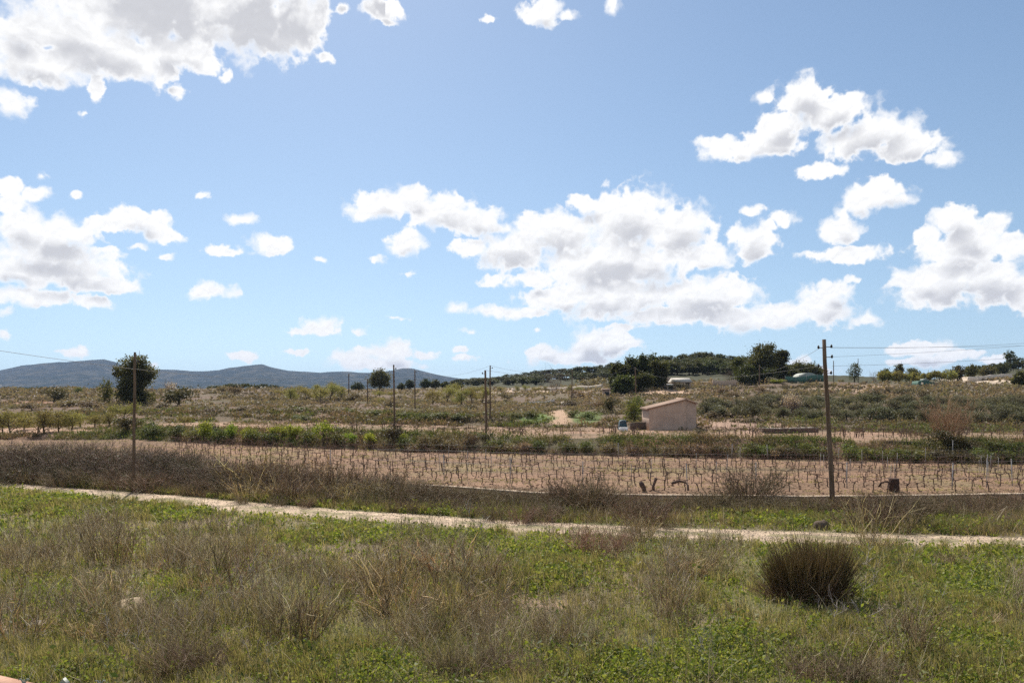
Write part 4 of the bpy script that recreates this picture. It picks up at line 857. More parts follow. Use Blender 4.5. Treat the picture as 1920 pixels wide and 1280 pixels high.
def round_tree(mat, leaf, n=3000, th=.5, bottom=.16, shell=.35, tr=.16, clumps=170):
    def f(h, w):
        s_ = w / 2; lo = [(0, 0, h * .62, s_ * .8, s_ * .8, h * .34), (-.3 * w, 0, h * .5, s_ * .5, s_ * .5, h * .25), (.3 * w, .1, h * .52, s_ * .5, s_ * .5, h * .26), (.05 * w, -.1, h * .8, s_ * .5, s_ * .5, h * .17), (-.1 * w, .1, h * .32, s_ * .7, s_ * .7, h * (.32 - bottom)), (.2 * w, .1, h * .34, s_ * .5, s_ * .5, h * (.32 - bottom))]
        return tree('round_tree', lo, n, leaf, clumps, mat, h * .7, tr, spread=.22, shell=shell)
    return f
put_tree('round_tree', 712, 250, 690, 44, 'lone round dark tree on the skyline left of the twin poles', 'tree', round_tree(M_oak, .42, 4200))
put_tree('small_tree', 670, 270, 716, 26, 'small dark tree just left of the lone round tree', 'tree', round_tree(M_pine, .45, 900))
for px, tp, w, lab in [(768, 711, 18, 'slim dark tree right of the lone round tree'), (798, 708, 22, 'dark tree second to the right of the lone round tree'), (816, 710, 20, 'dark tree third to the right of the lone round tree'), (835, 715, 20, 'low dark tree at the left foot of the ridge wood'), (752, 718, 14, 'tiny dark bush by the taller of the twin poles'), (860, 716, 18, 'low tree where the ridge wood begins')]:
    put_tree('small_tree', px, 290, tp, w, lab, 'tree', round_tree(M_pine, .5, 900))
def pine_big(h, w):
    s_ = w / 2; lo = []
    for _ in range(20):
        z = h * rng.uniform(.14, .95); k_ = (1.05 - .55 * abs(z / h - .45) - .35 * max(0, z / h - .6)); x_ = rng.uniform(-1, 1) * s_ * .75 * k_; lo.append((x_, rng.uniform(-1, 1) * s_ * .6, z, s_ * .42, s_ * .42, h * .12))
    return tree('pine_tree', lo, 8500, .40, 330, M_pine_near, h * .85, .2, spread=.42, shell=.1)
for px, tp, w, Y, lab in [(1160, 684, 40, 168, 'olive green pine, leftmost of the clump above the hut'), (1185, 673, 44, 172, 'tall pine in the middle of the clump above the hut'), (1215, 667, 46, 170, 'tallest pine of the clump above the hut'), (1235, 680, 34, 166, 'pine on the right side of the clump above the hut'), (1170, 706, 40, 158, 'low bushy pine in front of the clump above the hut'),
                          (1205, 702, 44, 160, 'low wide pine at the foot of the clump above the hut'), (1395, 668, 40, 188, 'dark pine on the left of the hilltop pair'), (1432, 644, 58, 186, 'tallest dark pine on the hilltop behind the long wall'), (1462, 660, 30, 190, 'dark pine leaning right beside the tallest hilltop pine'), (1415, 690, 70, 182, 'low dark pine under the tallest hilltop pine'), (1505, 682, 60, 215, 'broad dark pine behind the green mesh fence'), (1480, 690, 40, 205, 'bushy pine left of the green mesh fence')]:
    put_tree('pine_tree', px, Y, tp, w, lab, 'pine', pine_big)
put_tree('small_tree', 1602, 182, 678, 28, 'lone small tree with a round crown on the skyline right of the near pole', 'tree', round_tree(M_pine_near, .24, 1500, bottom=0.02))
put_tree('bare_tree', 1638, 184, 692, 18, 'pale bare sapling on the skyline right of the lone small tree', 'tree', lambda h, w: rooted('bare_tree', [('trunk', trunk_geo(h * .5, .05), M_bark), ('crown', twig_geo(14, 60, 120, h, .1, .5, .02), M_twig_pale)]))
for px, tp, w, Y, m, lab in [(1660, 691, 26, 200, M_gnbush, 'rounded green tree at the left end of the skyline hedge'), (1686, 679, 16, 205, M_oak, 'narrow cypress like tree poking above the skyline hedge'), (1712, 688, 30, 210, M_oak, 'dark bushy tree in the skyline hedge right of the narrow tree'), (1795, 684, 26, 200, M_oak, 'dark round tree at the right end of the skyline hedge'), (1822, 681, 24, 200, M_oak, 'dark upright tree right of the skyline hedge'), (1852, 684, 34, 230, M_oak, 'spreading tree at the left of the wooded hilltop'), (1880, 680, 30, 235, M_pine, 'dark tree below the tall pine at right'), (1912, 694, 30, 150, M_oak, 'big dark tree cut by the right edge')]:
    put_tree('evergreen_tree', px, Y, tp, w, lab, 'tree', round_tree(m, .36, 1800, bottom=.0))
L_hedge = lib('yellow_green_tree', 'tree', [tree('yellow_green_tree', rlobes(6, 1.0, .9, 1.6, .8), 1100, .26, 90, M_almond, 1.8, .08, spread=.3, shell=.3) for _ in range(3)])
for px in np.arange(1655, 1792, 12):
    p = at(px + rng.uniform(-4, 4), 188 + rng.uniform(-3, 3)); L_hedge.put(p, 'yellow green young tree in the low hedge on the right skyline', 'hedge trees on the right skyline', rng.uniform(.85, 1.1))
# pale green almond like trees of the middle fields
L_alm = lib('almond_tree', 'tree', [tree('almond_tree', rlobes(9, 1.5, 1.0, 1.5, .8), 2600, .13, 170, M_almond, 1.5, .085, spread=.32, shell=.2) for _ in range(4)])
def orchard(lst, label, group, h0=3.0):
    for px, py, hp in lst:
        p = ground(px, py, 60) ; k_ = hsc(p, hp, h0); L_alm.put(p, label, group, (k_ * rng.uniform(1.0, 1.25), k_ * rng.uniform(1.0, 1.25), k_))
orchard([(545, 752, 26), (575, 750, 24), (600, 755, 30), (618, 752, 34), (640, 748, 26), (590, 738, 18), (560, 742, 20), (625, 738, 22), (528, 744, 18)], 'pale green tree in the grove left of the lone round tree', 'trees of the left grove')
orchard([(812, 758, 28), (838, 755, 30), (865, 760, 32), (885, 757, 32), (905, 755, 28), (850, 742, 24), (895, 740, 22)], 'yellow green bushy tree in the grove left of the twin poles', 'trees of the middle grove')
orchard([(712, 746, 18), (735, 745, 16), (715, 760, 14)], 'small yellow green tree below the lone round tree', 'trees under the lone tree')
orchard([(5, 812, 40), (20, 814, 46), (72, 812, 48), (82, 813, 48), (110, 810, 42), (45, 806, 38), (150, 800, 34), (178, 802, 36), (205, 800, 28), (135, 808, 36)], 'pale leafing orchard tree on the terrace at the left edge', 'orchard trees at the left edge')
orchard([(985, 735, 13), (1005, 736, 15), (1022, 735, 12), (970, 735, 12), (1068, 736, 14), (1085, 738, 14), (940, 738, 14)], 'small green roadside tree below the ridge wood', 'roadside trees below the ridge wood')
p = ground(346, 800, 60); L_alm.put(p, 'little yellow green tree alone on the bank right of the left pole', None, (hsc(p, 28, 3.0) * .75,) * 2 + (hsc(p, 28, 3.0),))
p = ground(233, 790, 60); L_alm.put(p, 'yellowish tree just left of the left utility pole', None, hsc(p, 46, 3.0))
# leafy shrubs
def shrub_var(mat, n=1100, leaf=.11): return tree('shrub', rlobes(7, .55, .25, .65, .42), n, leaf, 90, mat, .6, .04, spread=.35, shell=.25)
L_lime = lib('lime_shrub', 'shrub', [shrub_var(M_lime) for _ in range(3)]); L_gn = lib('green_shrub', 'shrub', [shrub_var(M_gnbush) for _ in range(3)])
L_dk = lib('dark_shrub', 'shrub', [shrub_var(M_dkbush) for _ in range(3)]); L_br = lib('brown_shrub', 'shrub', [shrub_var(M_brbush) for _ in range(3)])
def shrubs(L, lst, label, group=None, ymin=52):
    for px, py, hp, wp in lst:
        p = ground(px, py, ymin); k_ = hsc(p, hp, 1.25); q = wp / F * p.y / 1.4; L.put(p, label, group, (q, q, k_))
shrubs(L_lime, [(382, 826, 44, 36)], 'bright yellow green shrub, the largest left on the terrace bank'); shrubs(L_lime, [(605, 826, 38, 36)], 'bright lime shrub at the middle of the terrace bank')
shrubs(L_lime, [(438, 822, 32, 30), (462, 826, 28, 30), (520, 824, 28, 28), (552, 824, 32, 30)], 'yellow green shrub between the two brightest shrubs of the terrace bank', 'yellow green bank shrubs')
shrubs(L_lime, [(690, 835, 30, 32), (660, 832, 22, 24), (760, 826, 16, 22)], 'lime green shrub on the bank left of the taller twin pole', 'lime shrubs on the bank')
shrubs(L_gn, [(408, 832, 30, 40), (480, 832, 26, 40), (510, 835, 24, 40), (575, 835, 26, 40), (630, 836, 26, 40), (300, 818, 22, 40), (330, 822, 26, 40), (280, 815, 24, 36), (265, 800, 18, 30), (360, 828, 22, 36)], 'mid green shrub among the yellow green ones on the terrace bank', 'green bank shrubs, left')
shrubs(L_dk, [(240, 812, 34, 44), (738, 828, 30, 40), (912, 832, 22, 30), (395, 815, 20, 24)], 'dark bush at the foot of a utility pole on the bank', 'dark bushes by the poles')
shrubs(L_br, [(800, 842, 30, 34), (825, 842, 32, 32), (880, 838, 30, 34), (845, 846, 26, 40), (780, 846, 24, 40), (945, 846, 22, 40), (980, 848, 22, 40), (1150, 850, 24, 40), (1190, 852, 26, 40)], 'brown shrub on the bank behind the vineyard left of the hut', 'brown bank shrubs, centre')
shrubs(L_gn, [(760, 840, 20, 36), (925, 842, 20, 36), (1010, 846, 22, 40), (1060, 848, 22, 40), (1100, 848, 22, 40)], 'green shrub on the bank behind the vineyard left of the hut', 'green bank shrubs, centre')
shrubs(L_br, [(1260, 856, 26, 40), (1300, 858, 30, 40), (1330, 856, 28, 36), (1450, 858, 28, 40), (1470, 856, 26, 36)], 'brown shrub on the bank in front of the hut', 'brown bank shrubs, right')
shrubs(L_gn, [(1400, 858, 30, 44), (1430, 858, 26, 40), (1510, 860, 34, 40), (1545, 862, 30, 44), (1590, 864, 34, 44), (1630, 864, 28, 44), (1680, 866, 30, 50), (1720, 868, 30, 50), (1860, 850, 24, 50), (1900, 852, 26, 50), (1840, 866, 26, 50), (1890, 868, 28, 50)], 'lush green shrub on the bank behind the vineyard at right', 'green bank shrubs, right')
shrubs(L_dk, [(1350, 858, 26, 34), (1490, 862, 26, 36), (1800, 868, 26, 46), (1850, 872, 22, 44), (1760, 866, 24, 40)], 'dark shrub on the bank behind the vineyard at right', 'dark bank shrubs, right')
shrubs(L_gn, [(1183, 790, 44, 34)], 'bright green leafy shrub beside the hut', None, 66); shrubs(L_gn, [(1197, 782, 46, 28)], 'taller dark green shrub behind the bright one by the hut', None, 66); shrubs(L_dk, [(1147, 774, 32, 28)], 'dark olive bush left of the bright shrub by the hut', None, 66)
shrubs(L_dk, [(100, 756, 32, 44)], 'dark dome shaped bush on the left slope', None, 100); shrubs(L_dk, [(336, 760, 38, 60)], 'wide dark bush right of the large evergreen', None, 100); shrubs(L_gn, [(150, 738, 14, 20)], 'small dark green bush on the left skyline', None, 100); shrubs(L_gn, [(196, 758, 46, 26)], 'upright green bush left of the large evergreen', None, 100)
shrubs(L_dk, [(1278, 731, 14, 34)], 'dark bush in front of the white roofed house', None, 100); shrubs(L_lime, [(1458, 719, 10, 24)], 'yellow bush at the left end of the green mesh fence', None, 100)
shrubs(L_dk, [(1637, 748, 18, 28), (1730, 748, 16, 22), (1690, 742, 14, 40), (1660, 740, 12, 20)], 'dark shrub on the upper right slope', 'dark shrubs on the upper right slope', 100)
shrubs(L_br, [(660, 752, 20, 34), (735, 763, 18, 40), (520, 752, 16, 30), (440, 740, 18, 30), (415, 735, 14, 26), (880, 770, 14, 30), (1120, 765, 18, 40), (1075, 760, 16, 30), (950, 748, 16, 26), (1090, 745, 22, 44), (1110, 725, 26, 50), (60, 770, 16, 40), (140, 760, 20, 50), (170, 765, 16, 40), (400, 775, 14, 40), (300, 765, 12, 30), (450, 770, 12, 36)], 'brown scrubby bush on the slope between the terraces and the skyline', 'brown bushes on the middle slope', 85)
shrubs(L_gn, [(830, 785, 14, 40), (870, 788, 14, 44), (800, 788, 12, 30), (960, 784, 12, 30), (1000, 782, 12, 30), (1110, 786, 16, 40), (1075, 782, 14, 30), (760, 782, 10, 30), (700, 778, 10, 30), (560, 788, 10, 36)], 'green bush on the low bank across the middle field', 'green bushes on the middle bank', 78)
shrubs(L_br, [(1320, 770, 18, 40), (1340, 760, 16, 40), (1380, 745, 14, 30), (1430, 735, 12, 30), (1560, 740, 12, 30), (1600, 750, 12, 30), (1350, 740, 14, 34), (1310, 748, 14, 30), (1410, 755, 14, 30), (1330, 785, 16, 40), (1370, 782, 14, 40)], 'brown bush on the slope right of the hut', 'brown bushes right of the hut', 84)
# olive rows on the right hillside
L_olive = lib('olive_tree', 'olive', [tree('olive_tree', rlobes(8, 1.0, .55, 1.3, .66), 1500, .16, 120, M_olive, 1.3, .12, spread=.34, shell=.25) for _ in range(4)])
def olives(y0, y1, n, x0, x1, hp, lab, grp):
    for i in range(n):
        u = (i + rng.uniform(.15, .85)) / n; px = x0 + (x1 - x0) * u; p = ground(px, y0 + (y1 - y0) * u + rng.uniform(-2, 2), 80); k_ = hsc(p, hp * rng.uniform(.8, 1.2), 2.5); L_olive.put(p, lab, grp, (k_ * 1.25, k_ * 1.25, k_))
olives(782, 796, 32, 1310, 1930, 27, 'grey green olive tree in the lowest row of the right hillside', 'olives, lowest row')
olives(770, 780, 32, 1320, 1930, 26, 'grey green olive tree in the middle row of the right hillside', 'olives, middle row')
olives(758, 764, 28, 1400, 1930, 22, 'grey green olive tree in the top row of the right hillside', 'olives, top row')
# blossom and bare trees
def bare(mat, leafm=None, n=0, leaf=.1):
    def f(h, w):
        g = twig_geo(26, 160, 420, h * 1.0, .12 * w, .75 * w / h, .022, .2, .7); parts = [('trunk', trunk_geo(h * .4, .09), M_bark), ('branches', g, mat)]
        if leafm: s_ = w / 2; parts.append(('blossom', crown_geo([(0, 0, h * .62, s_ * .8, s_ * .8, h * .32), (-.2 * w, 0, h * .5, s_ * .5, s_ * .5, h * .25), (.2 * w, 0, h * .55, s_ * .5, s_ * .5, h * .25)], n, leaf, 120, .3, .2), leafm))
        return rooted('bare_tree', parts)
    return f
put_tree('blossom_tree', 1484, ground(1484, 778, 80).y, 732, 42, 'pale pink blossoming almond among the olives left of the near pole', 'tree', bare(M_pinkbare, M_blossom, 1300, .13))
put_tree('blossom_tree', 322, 175, 712, 26, 'faint pink almond tree behind the wide dark bush', 'tree', bare(M_pinkbare, M_blossom, 500, .16))
put_tree('bare_tree', 1043, 200, 690, 40, 'pinkish leafless tree in front of the ridge wood', 'tree', bare(M_pinkbare))
put_tree('bare_tree', 1375, 190, 686, 46, 'pale leafless tree behind the tan wall on the hilltop', 'tree', bare(M_pinkbare))
put_tree('bare_bush', 1776, 60.5, 752, 72, 'tall reddish bare bush rising from the bank at right', 'bush', lambda h, w: rooted('bare_bush', [('branches', twig_geo(80, 520, 1100, h, .25 * w, .5 * w / h, .017, .2, .8), M_twig_red)]))
shrubs(L_dk, [(1772, 838, 34, 56), (1800, 842, 24, 46)], 'dark leafy base around the tall reddish bush', 'dark bushes under the reddish bush')
# far dark wood on the plain at the left horizon
L_far = lib('distant_tree', 'tree', [single('distant_tree', crown_geo(rlobes(5, 2.4, 1.2, 2.2, 1.8), 500, .9, 60, .3, .3), M_pine) for _ in range(3)])
for px in list(np.arange(-10, 130, 8)) + list(np.arange(395, 520, 11)):
    Y = rng.uniform(420, 560) if px < 200 else rng.uniform(300, 360); p = at(px, Y); top = np.interp(px, [-10, 40, 90, 130, 395, 430, 470, 520], [725, 722, 724, 729, 724, 716, 722, 726]) + rng.uniform(-2, 2)
    hh = max(2.5, EYE + (HY - top) / F * Y - p.z); L_far.put(p, 'distant dark tree on the plain at the left horizon' if px < 200 else 'distant tree on the skyline between the evergreen and the grove', 'distant trees, left horizon' if px < 200 else 'distant trees, skyline', (min(hh / 4.6, 1.3), min(hh / 4.6, 1.3), hh / 4.6))

# ------------------------------------------------------------------ the vineyard
M_vine = solid_mat('vine_bark', (.075, .048, .036), (.16, .105, .08), 14, .95, .6, var=.25); M_cane = leaf_mat('vine_cane', [(.13, .075, .05), (.17, .1, .07), (.1, .06, .045)], 0.1, var=.2)
M_steel = solid_mat('galvanised_stake', (.22, .2, .19), (.36, .34, .33), 8, .6, .1); M_wire = solid_mat('wire', (.14, .135, .13), (.2, .19, .18), 5, .6, .0)
def vine_parts():
    g = Geo(); h = rng.uniform(.42, .62); n = 6; w = np.cumsum(rng.normal(0, .022, (n, 2)), 0); w[0] = 0; pts = np.column_stack([w, np.linspace(-.1, h, n)])
    g.tube(pts, .027 * np.array([1.3, 1.05, .9, .9, .95, 1.1]), 7); tip = pts[-1]; canes = []
    for s_ in ((-1, 1) if rng.random() < .75 else (rng.choice([-1, 1]),)):
        L = rng.uniform(.2, .5); q = np.array([[0, 0, -.02], [.35 * L * s_, rng.normal(0, .03), rng.uniform(.0, .05)], [.7 * L * s_, rng.normal(0, .05), rng.uniform(-.02, .06)], [L * s_, rng.normal(0, .06), rng.uniform(-.03, .1)]]) + tip
        g.tube(q, .019 * np.array([1.1, .9, .75, .5]), 6)
        for _ in range(rng.integers(2, 5)):
            b = q[1] + (q[3] - q[1]) * rng.random(); e = b + np.array([rng.normal(0, .04), rng.normal(0, .04), rng.uniform(.08, .5)]); canes.append([b, (b + e) / 2 + rng.normal(0, .02, 3), e])
    if not canes: canes = [[tip, tip + [0, 0, .1], tip + [0, 0, .2]]]
    return g, Geo().stems(np.array(canes), np.ones((len(canes), 1)) * np.array([.009, .007, .005]))
def vine_mesh():
    g, c = vine_parts(); return rooted('grapevine', [('trunk', g, M_vine), ('canes', c, M_cane)])
L_vine = lib('grapevine', 'grapevine', [vine_mesh() for _ in range(8)])
spots = []
for row in range(11):
    for x in np.arange(-42, 44, 0.84):
        xx = x + rng.uniform(-.2, .2) + (row % 2) * .5; px0 = CX + F * xx / 40
        Yw = 39.0
        for _ in range(3): Yw = float(feats(np.array(float(np.clip(CX + F * xx / Yw, -300, 2300))))[0][1])
        Y = Yw + 1.5 + row * 2.3 + rng.uniform(-.12, .12) - .02 * xx; px = CX + F * xx / Y; fy_, _ = feats(np.array(float(px)))
        if Y > fy_[2] - 1.0 or not (-40 < px < 1960): continue
        if row > 0 and px < 330: continue
        if rng.random() < .13: continue
        spots.append((row, xx, Y, px))
spots.sort(key=lambda s: s[2] if s[3] > 430 else s[2] + 14)
RN = ['nearest the wall', 'second from the wall', 'third from the wall', 'fourth from the wall', 'fifth from the wall', 'sixth from the wall', 'seventh from the wall', 'eighth from the wall', 'ninth from the wall', 'tenth from the wall', 'farthest from the wall']
rest = []
for i, (row, x, Y, px) in enumerate(spots):
    z = float(H(x, Y))
    if i < 292: L_vine.put(Vector((x, Y, z)), 'bare pruned grapevine in the row ' + RN[row], 'grapevines in the row ' + RN[row], (rng.uniform(.8, 1.2), 1.0, rng.uniform(.8, 1.12)), rng.normal(0, .35) + (math.pi if rng.random() < .5 else 0))
    else: rest.append((x, Y, z))
for Y0, Y1, n, x0, x1 in [(68, 73, 90, -12, 10), (61.5, 70, 130, 10, 48), (70, 76, 70, -24, -10), (63, 71, 60, 14, 40)]:
    for _ in range(n):
        x = rng.uniform(x0, x1); Y = Y0 + round(rng.random() * (Y1 - Y0) / 2.2) * 2.2 + (x - x0) * -.01; px = CX + F * x / Y; fy_, _ = feats(np.array(float(px)))
        if fy_[3] + .6 < Y < fy_[4] - .5 and abs(px - 1262) > 62: rest.append((x, Y, float(H(x, Y))))
g = Geo(); vp = [vine_parts() for _ in range(6)]
for x, Y, z in rest:
    a, c = vp[rng.integers(6)]
    for src in (a, c):
        V = np.concatenate(src.v); s_ = rng.choice([-1, 1]); k_ = rng.uniform(.9, 1.25); V = V * [s_ * k_, 1, k_] + [x, Y, z]
        g.add(V, np.concatenate(src.q), np.concatenate(src.t) if src.t else None)
tag(g.build('distant_grapevines', M_vine), kind='stuff')
# stakes
for px, Y, hh, lab in [(1785, 39.9, 1.35, 'pale steel stake at the front of the vineyard, right of the near pole'), (1289, 39.8, 1.35, 'dark stake at the front of the vineyard below the hut'), (1588, 40.6, 1.3, 'thin stake just right of the near right pole'), (1417, 40.5, 1.3, 'grey stake at the front of the vineyard left of the near right pole'), (1093, 40.8, 1.4, 'dark stake behind the bush clump at the wall'), (956, 41.5, 1.5, 'tall stake in the vineyard near its middle'), (833, 44, 1.5, 'tall stake in the left half of the vineyard'), (1850, 41, 1.5, 'thick dark stake near the right edge of the vineyard'), (1898, 41.5, 1.4, 'stake at the right end of the vineyard'), (1786, 56, 1.3, 'pale stake at the back of the vineyard'), (620, 47, 1.5, 'stake among the brown bushes at the left of the vineyard'), (1372, 57, 1.1, 'stake at the back edge of the vineyard below the bank'), (1160, 58.5, 1.1, 'stake at the back of the vineyard left of the hut'), (1440, 57, 1.1, 'stake at the back of the vineyard below the stone trough')]:
    p = at(px, Y); o = Geo().tube([(0, 0, -.2), (0, 0, hh)], .025, 6).box(-.035, .035, -.02, .02, hh - .06, hh - .02).build('vineyard_stake', M_steel); o.location = p; o.rotation_euler = (rng.normal(0, .03), rng.normal(0, .03), 0); tag(o, lab, 'stake')
for i_ in range(34):
    px = rng.uniform(800, 1930); Y = rng.uniform(42, 56); fy_, _ = feats(np.array(float(px)))
    if Y > fy_[2] - 1: continue
    p = at(px, Y); hh = rng.uniform(.9, 1.25); o = Geo().tube([(0, 0, -.2), (rng.normal(0, .01), 0, hh * .5), (0, 0, hh)], .014, 5).tube([(0, 0, hh - .12), (0, 0, hh - .09)], .02, 5).build('vineyard_stake', M_steel); o.location = p; o.rotation_euler = (rng.normal(0, .04), rng.normal(0, .04), 0); tag(o, 'thin training stake standing among the vines of the front vineyard', 'stake', 'thin stakes among the vines')
# dead stumps and a felled vine in front
def stump(px, Y, pts, rads, lab, cat, name, sides=8):
    p = at(px, Y); o = Geo().tube(pts, rads, sides).build(name, M_vine, smooth=True); o.location = p; return tag(o, lab, cat)
stump(1207, 39.6, [(.06, 0, -.1), (.0, 0, .12), (-.1, 0, .3), (-.16, .02, .44)], [.1, .11, .13, .09], 'short black stump leaning left on the vineyard edge', 'stump', 'dead_stump')
stump(1226, 39.7, [(-.02, 0, -.1), (-.03, 0, .2), (.05, .02, .42), (.12, 0, .62)], [.09, .07, .07, .09], 'taller black stump leaning right beside the short one', 'stump', 'dead_stump')
o = stump(1275, 40.0, [(.42, 0, -.05), (.4, 0, .3), (.25, 0, .45), (-.05, 0, .5), (-.35, 0, .42), (-.42, 0, .36)], [.04, .045, .05, .06, .08, .05], 'thick dark old vine bent into an arch near the vineyard edge', 'grapevine', 'arched_vine')
# rusty drum with a bent pipe
p = at(1676, 39.4); t_ = thing('rusty_drum', p, 'small dark rusty drum at the vineyard edge right of the near pole', 'drum')
M_rust = solid_mat('rust', (.035, .025, .02), (.09, .05, .035), 9, .9, .4)
Geo().tube([(0, 0, -.05), (0, 0, .02), (0, 0, .6), (0, 0, .62)], [.24, .25, .25, .235], 14).tube([(0, 0, .2), (0, 0, .24)], .265, 14).tube([(0, 0, .4), (0, 0, .44)], .265, 14).build('barrel', M_rust, t_)
Geo().tube([(-.2, 0, .42), (-.45, 0, .46), (-.62, 0, .4), (-.75, 0, .2)], [.04, .04, .045, .04], 7).build('pipe', M_rust, t_)
# trellis wires, one pair per row
M_wire2 = M_wire
for row in (0, 2, 4, 6):
    pts = []
    for px in np.arange(700, 1960, 30.0):
        fy_, _ = feats(np.array(px)); Y = float(fy_[1]) + 1.5 + row * 2.3 - .02 * (px - CX) / F * 42
        if Y < fy_[2]: q = at(px, Y); pts.append((q.x, q.y, q.z))
    if len(pts) > 3:
        pts = np.array(pts); g = Geo()
        for zz in (.68, 1.08): g.tube(pts + [0, 0, zz], .004, 4, False)
        tag(g.build('trellis_wire', M_wire), 'thin trellis wires along the vine row ' + RN[row], 'wire')

# ------------------------------------------------------------------ retaining wall with a pale coping
M_wall = solid_mat('earth_stained_wall', (.32, .225, .15), (.44, .32, .22), 2.2, .95, .6); M_cop = solid_mat('pale_coping', (.40, .31, .22), (.5, .4, .3), 5, .9, .3)
def wall():
    pxs = np.arange(742, 2290, 12.0); fy_, fz_ = feats(pxs); Y = fy_[0]; X = (pxs - CX) / F * Y
    n = len(pxs); o = thing('retaining_wall', (float(X[0]), float(Y[0]), 0), 'low earth stained wall with a pale top edge along the front of the vineyard', 'wall'); off = np.array(o.location)
    wob = (fbm(X * .35, X * 0, 3) - .5) * .06; h = 0.5 + wob + .03; fade = sstep(742, 800, pxs); h = h * fade + .25 * (1 - fade)
    def strip(f0, f1, z0, z1):
        A = [np.stack([X, Y + f, z], 1) for f, z in ((f0, z0), (f0, z1), (f1, z1), (f1, z0))]; V = np.concatenate(A); g = Geo(); Qs = []
        for a in range(4):
            b = (a + 1) % 4; i = np.arange(n - 1); Qs.append(np.stack([a * n + i, a * n + i + 1, b * n + i + 1, b * n + i], 1))
        return g.add(V - off, np.concatenate(Qs + [np.array([[0, n, 2 * n, 3 * n], [n - 1, 4 * n - 1, 3 * n - 1, 2 * n - 1]])]))
    strip(-.24, .02, np.full(n, -.25), h - .038).build('masonry', M_wall, o); strip(-.255, .1, h - .035, h + .0).build('coping', M_cop, o)
wall()

# ------------------------------------------------------------------ the hut
M_plast = solid_mat('pinkish_render', (.43, .315, .24), (.54, .405, .31), 1.1, .92, .3); M_plast2 = solid_mat('greyer_render', (.40, .305, .24), (.49, .38, .3), 1.6, .92, .25)
M_tile = solid_mat('clay_tile', (.27, .18, .13), (.38, .26, .19), 5, .85, .4); M_dark = solid_mat('dark_paint', (.03, .03, .03), (.06, .06, .06), 3, .7, .1)
def hut():
    Y = 78.0; a = P(1217, 805, Y); b = P(1306, 805, Y); gz = float(H((a.x + b.x) / 2, Y)) - .25; w = b.x - a.x; zz = lambda py: EYE + (HY - py) / F * Y - gz
    o = thing('farm_hut', (a.x, Y, gz), 'pinkish rendered field hut with a lopsided gable roof at the edge of the terrace', 'hut'); d = 4.2; xr = w * .78
    Geo().prism([(0, 0), (xr, 0), (xr, zz(750)), (0, zz(767))], 0, d).build('wall', M_plast, o)
    Geo().prism([(xr + .002, 0), (w, 0), (w, zz(757)), (xr + .002, zz(750))], .05, d).build('wall', M_plast2, o)
    th = .12; ov = .22
    sl = (zz(750) - zz(767)) / xr; sr = (zz(757) - zz(750)) / (w - xr)
    def roof(x0, z0, x1, z1, nm):
        g = Geo(); g.prism([(x0, z0 + .01), (x1, z1 + .01), (x1, z1 + th * .6), (x0, z0 + th * .6)], -.16, d + .2)
        ln = math.hypot(x1 - x0, z1 - z0)
        for k in range(int(d / .21) + 1): g.tube([(x0, -.12 + k * .21, z0 + th * .62), (x1, -.12 + k * .21, z1 + th * .62)], .075, 8)
        return g.build(nm, M_tile, o)
    r1 = roof(-ov, zz(767) - sl * ov, xr, zz(750), 'roof'); roof(xr + .01, zz(750), w + .1, zz(757) + sr * .1, 'roof')
    Geo().tube([(xr, -.18, zz(750) + .1), (xr, d + .2, zz(750) + .1)], .11, 8).build('ridge_tiles', M_tile, r1)
    g = Geo().box(w, w + .06, 1.4, 2.3, 0, 1.95); g.build('door', M_dark, o)
hut()
shrubs(L_dk, [(1310, 812, 10, 22)], 'small dark plant at the right foot of the hut', None, 66)
# tub and tarpaulin stack left of the hut
M_white = solid_mat('white_enamel', (.72, .70, .66), (.8, .79, .76), 3, .6, .05); M_tarp = solid_mat('teal_tarpaulin', (.03, .055, .065), (.05, .085, .1), 4, .6, .5)
p = at(1169, 76.5); s_ = 76.5 / F
t_ = thing('wash_tub', p, 'white enamel tub in front of the teal tarpaulin left of the hut', 'tub')
g = Geo(); W2, D2, Hh = 8.5 * s_, .35, .34
prof = [(W2 * .8, D2 * .8, 0), (W2 * .95, D2 * .95, Hh * .5), (W2, D2, Hh), (W2 * .9, D2 * .88, Hh), (W2 * .8, D2 * .8, Hh * .4)]
ringsV = []; nseg = 20
for a_, b_, z_ in prof:
    th = np.arange(nseg) / nseg * 2 * np.pi; ringsV.append(np.stack([np.sign(np.cos(th)) * np.abs(np.cos(th)) ** .6 * a_, np.sign(np.sin(th)) * np.abs(np.sin(th)) ** .6 * b_, np.full(nseg, z_)], 1))
i_ = (np.arange(4)[:, None] * nseg + np.arange(nseg)[None]); j_ = (np.arange(4)[:, None] * nseg + (np.arange(nseg)[None] + 1) % nseg)
cap = np.stack([np.full(nseg, 5 * nseg), 4 * nseg + np.arange(nseg), 4 * nseg + (np.arange(nseg) + 1) % nseg], 1)
g.add(np.concatenate(ringsV + [np.array([[0, 0, Hh * .4]])]), np.stack([i_, j_, j_ + nseg, i_ + nseg], -1).reshape(-1, 4), cap).build('basin', M_white, t_, smooth=True)
Geo().tube([(W2 * 1.0 * math.cos(q), D2 * math.sin(q), Hh + .01) for q in np.linspace(0, 6.28, 24)], .03, 6, False).build('rim', M_white, t_)
p = at(1167.5, 77.8); t_ = thing('covered_stack', p, 'teal tarpaulin draped over a stack behind the white tub', 'tarpaulin')
n_ = 12; u_, v_ = np.meshgrid(np.linspace(-1, 1, n_), np.linspace(-1, 1, n_)); zt = 1.05 * (1 - .10 * np.abs(u_) ** 3 - .1 * np.abs(v_) ** 3) + (fbm(u_ * 3, v_ * 3, 3) - .5) * .16
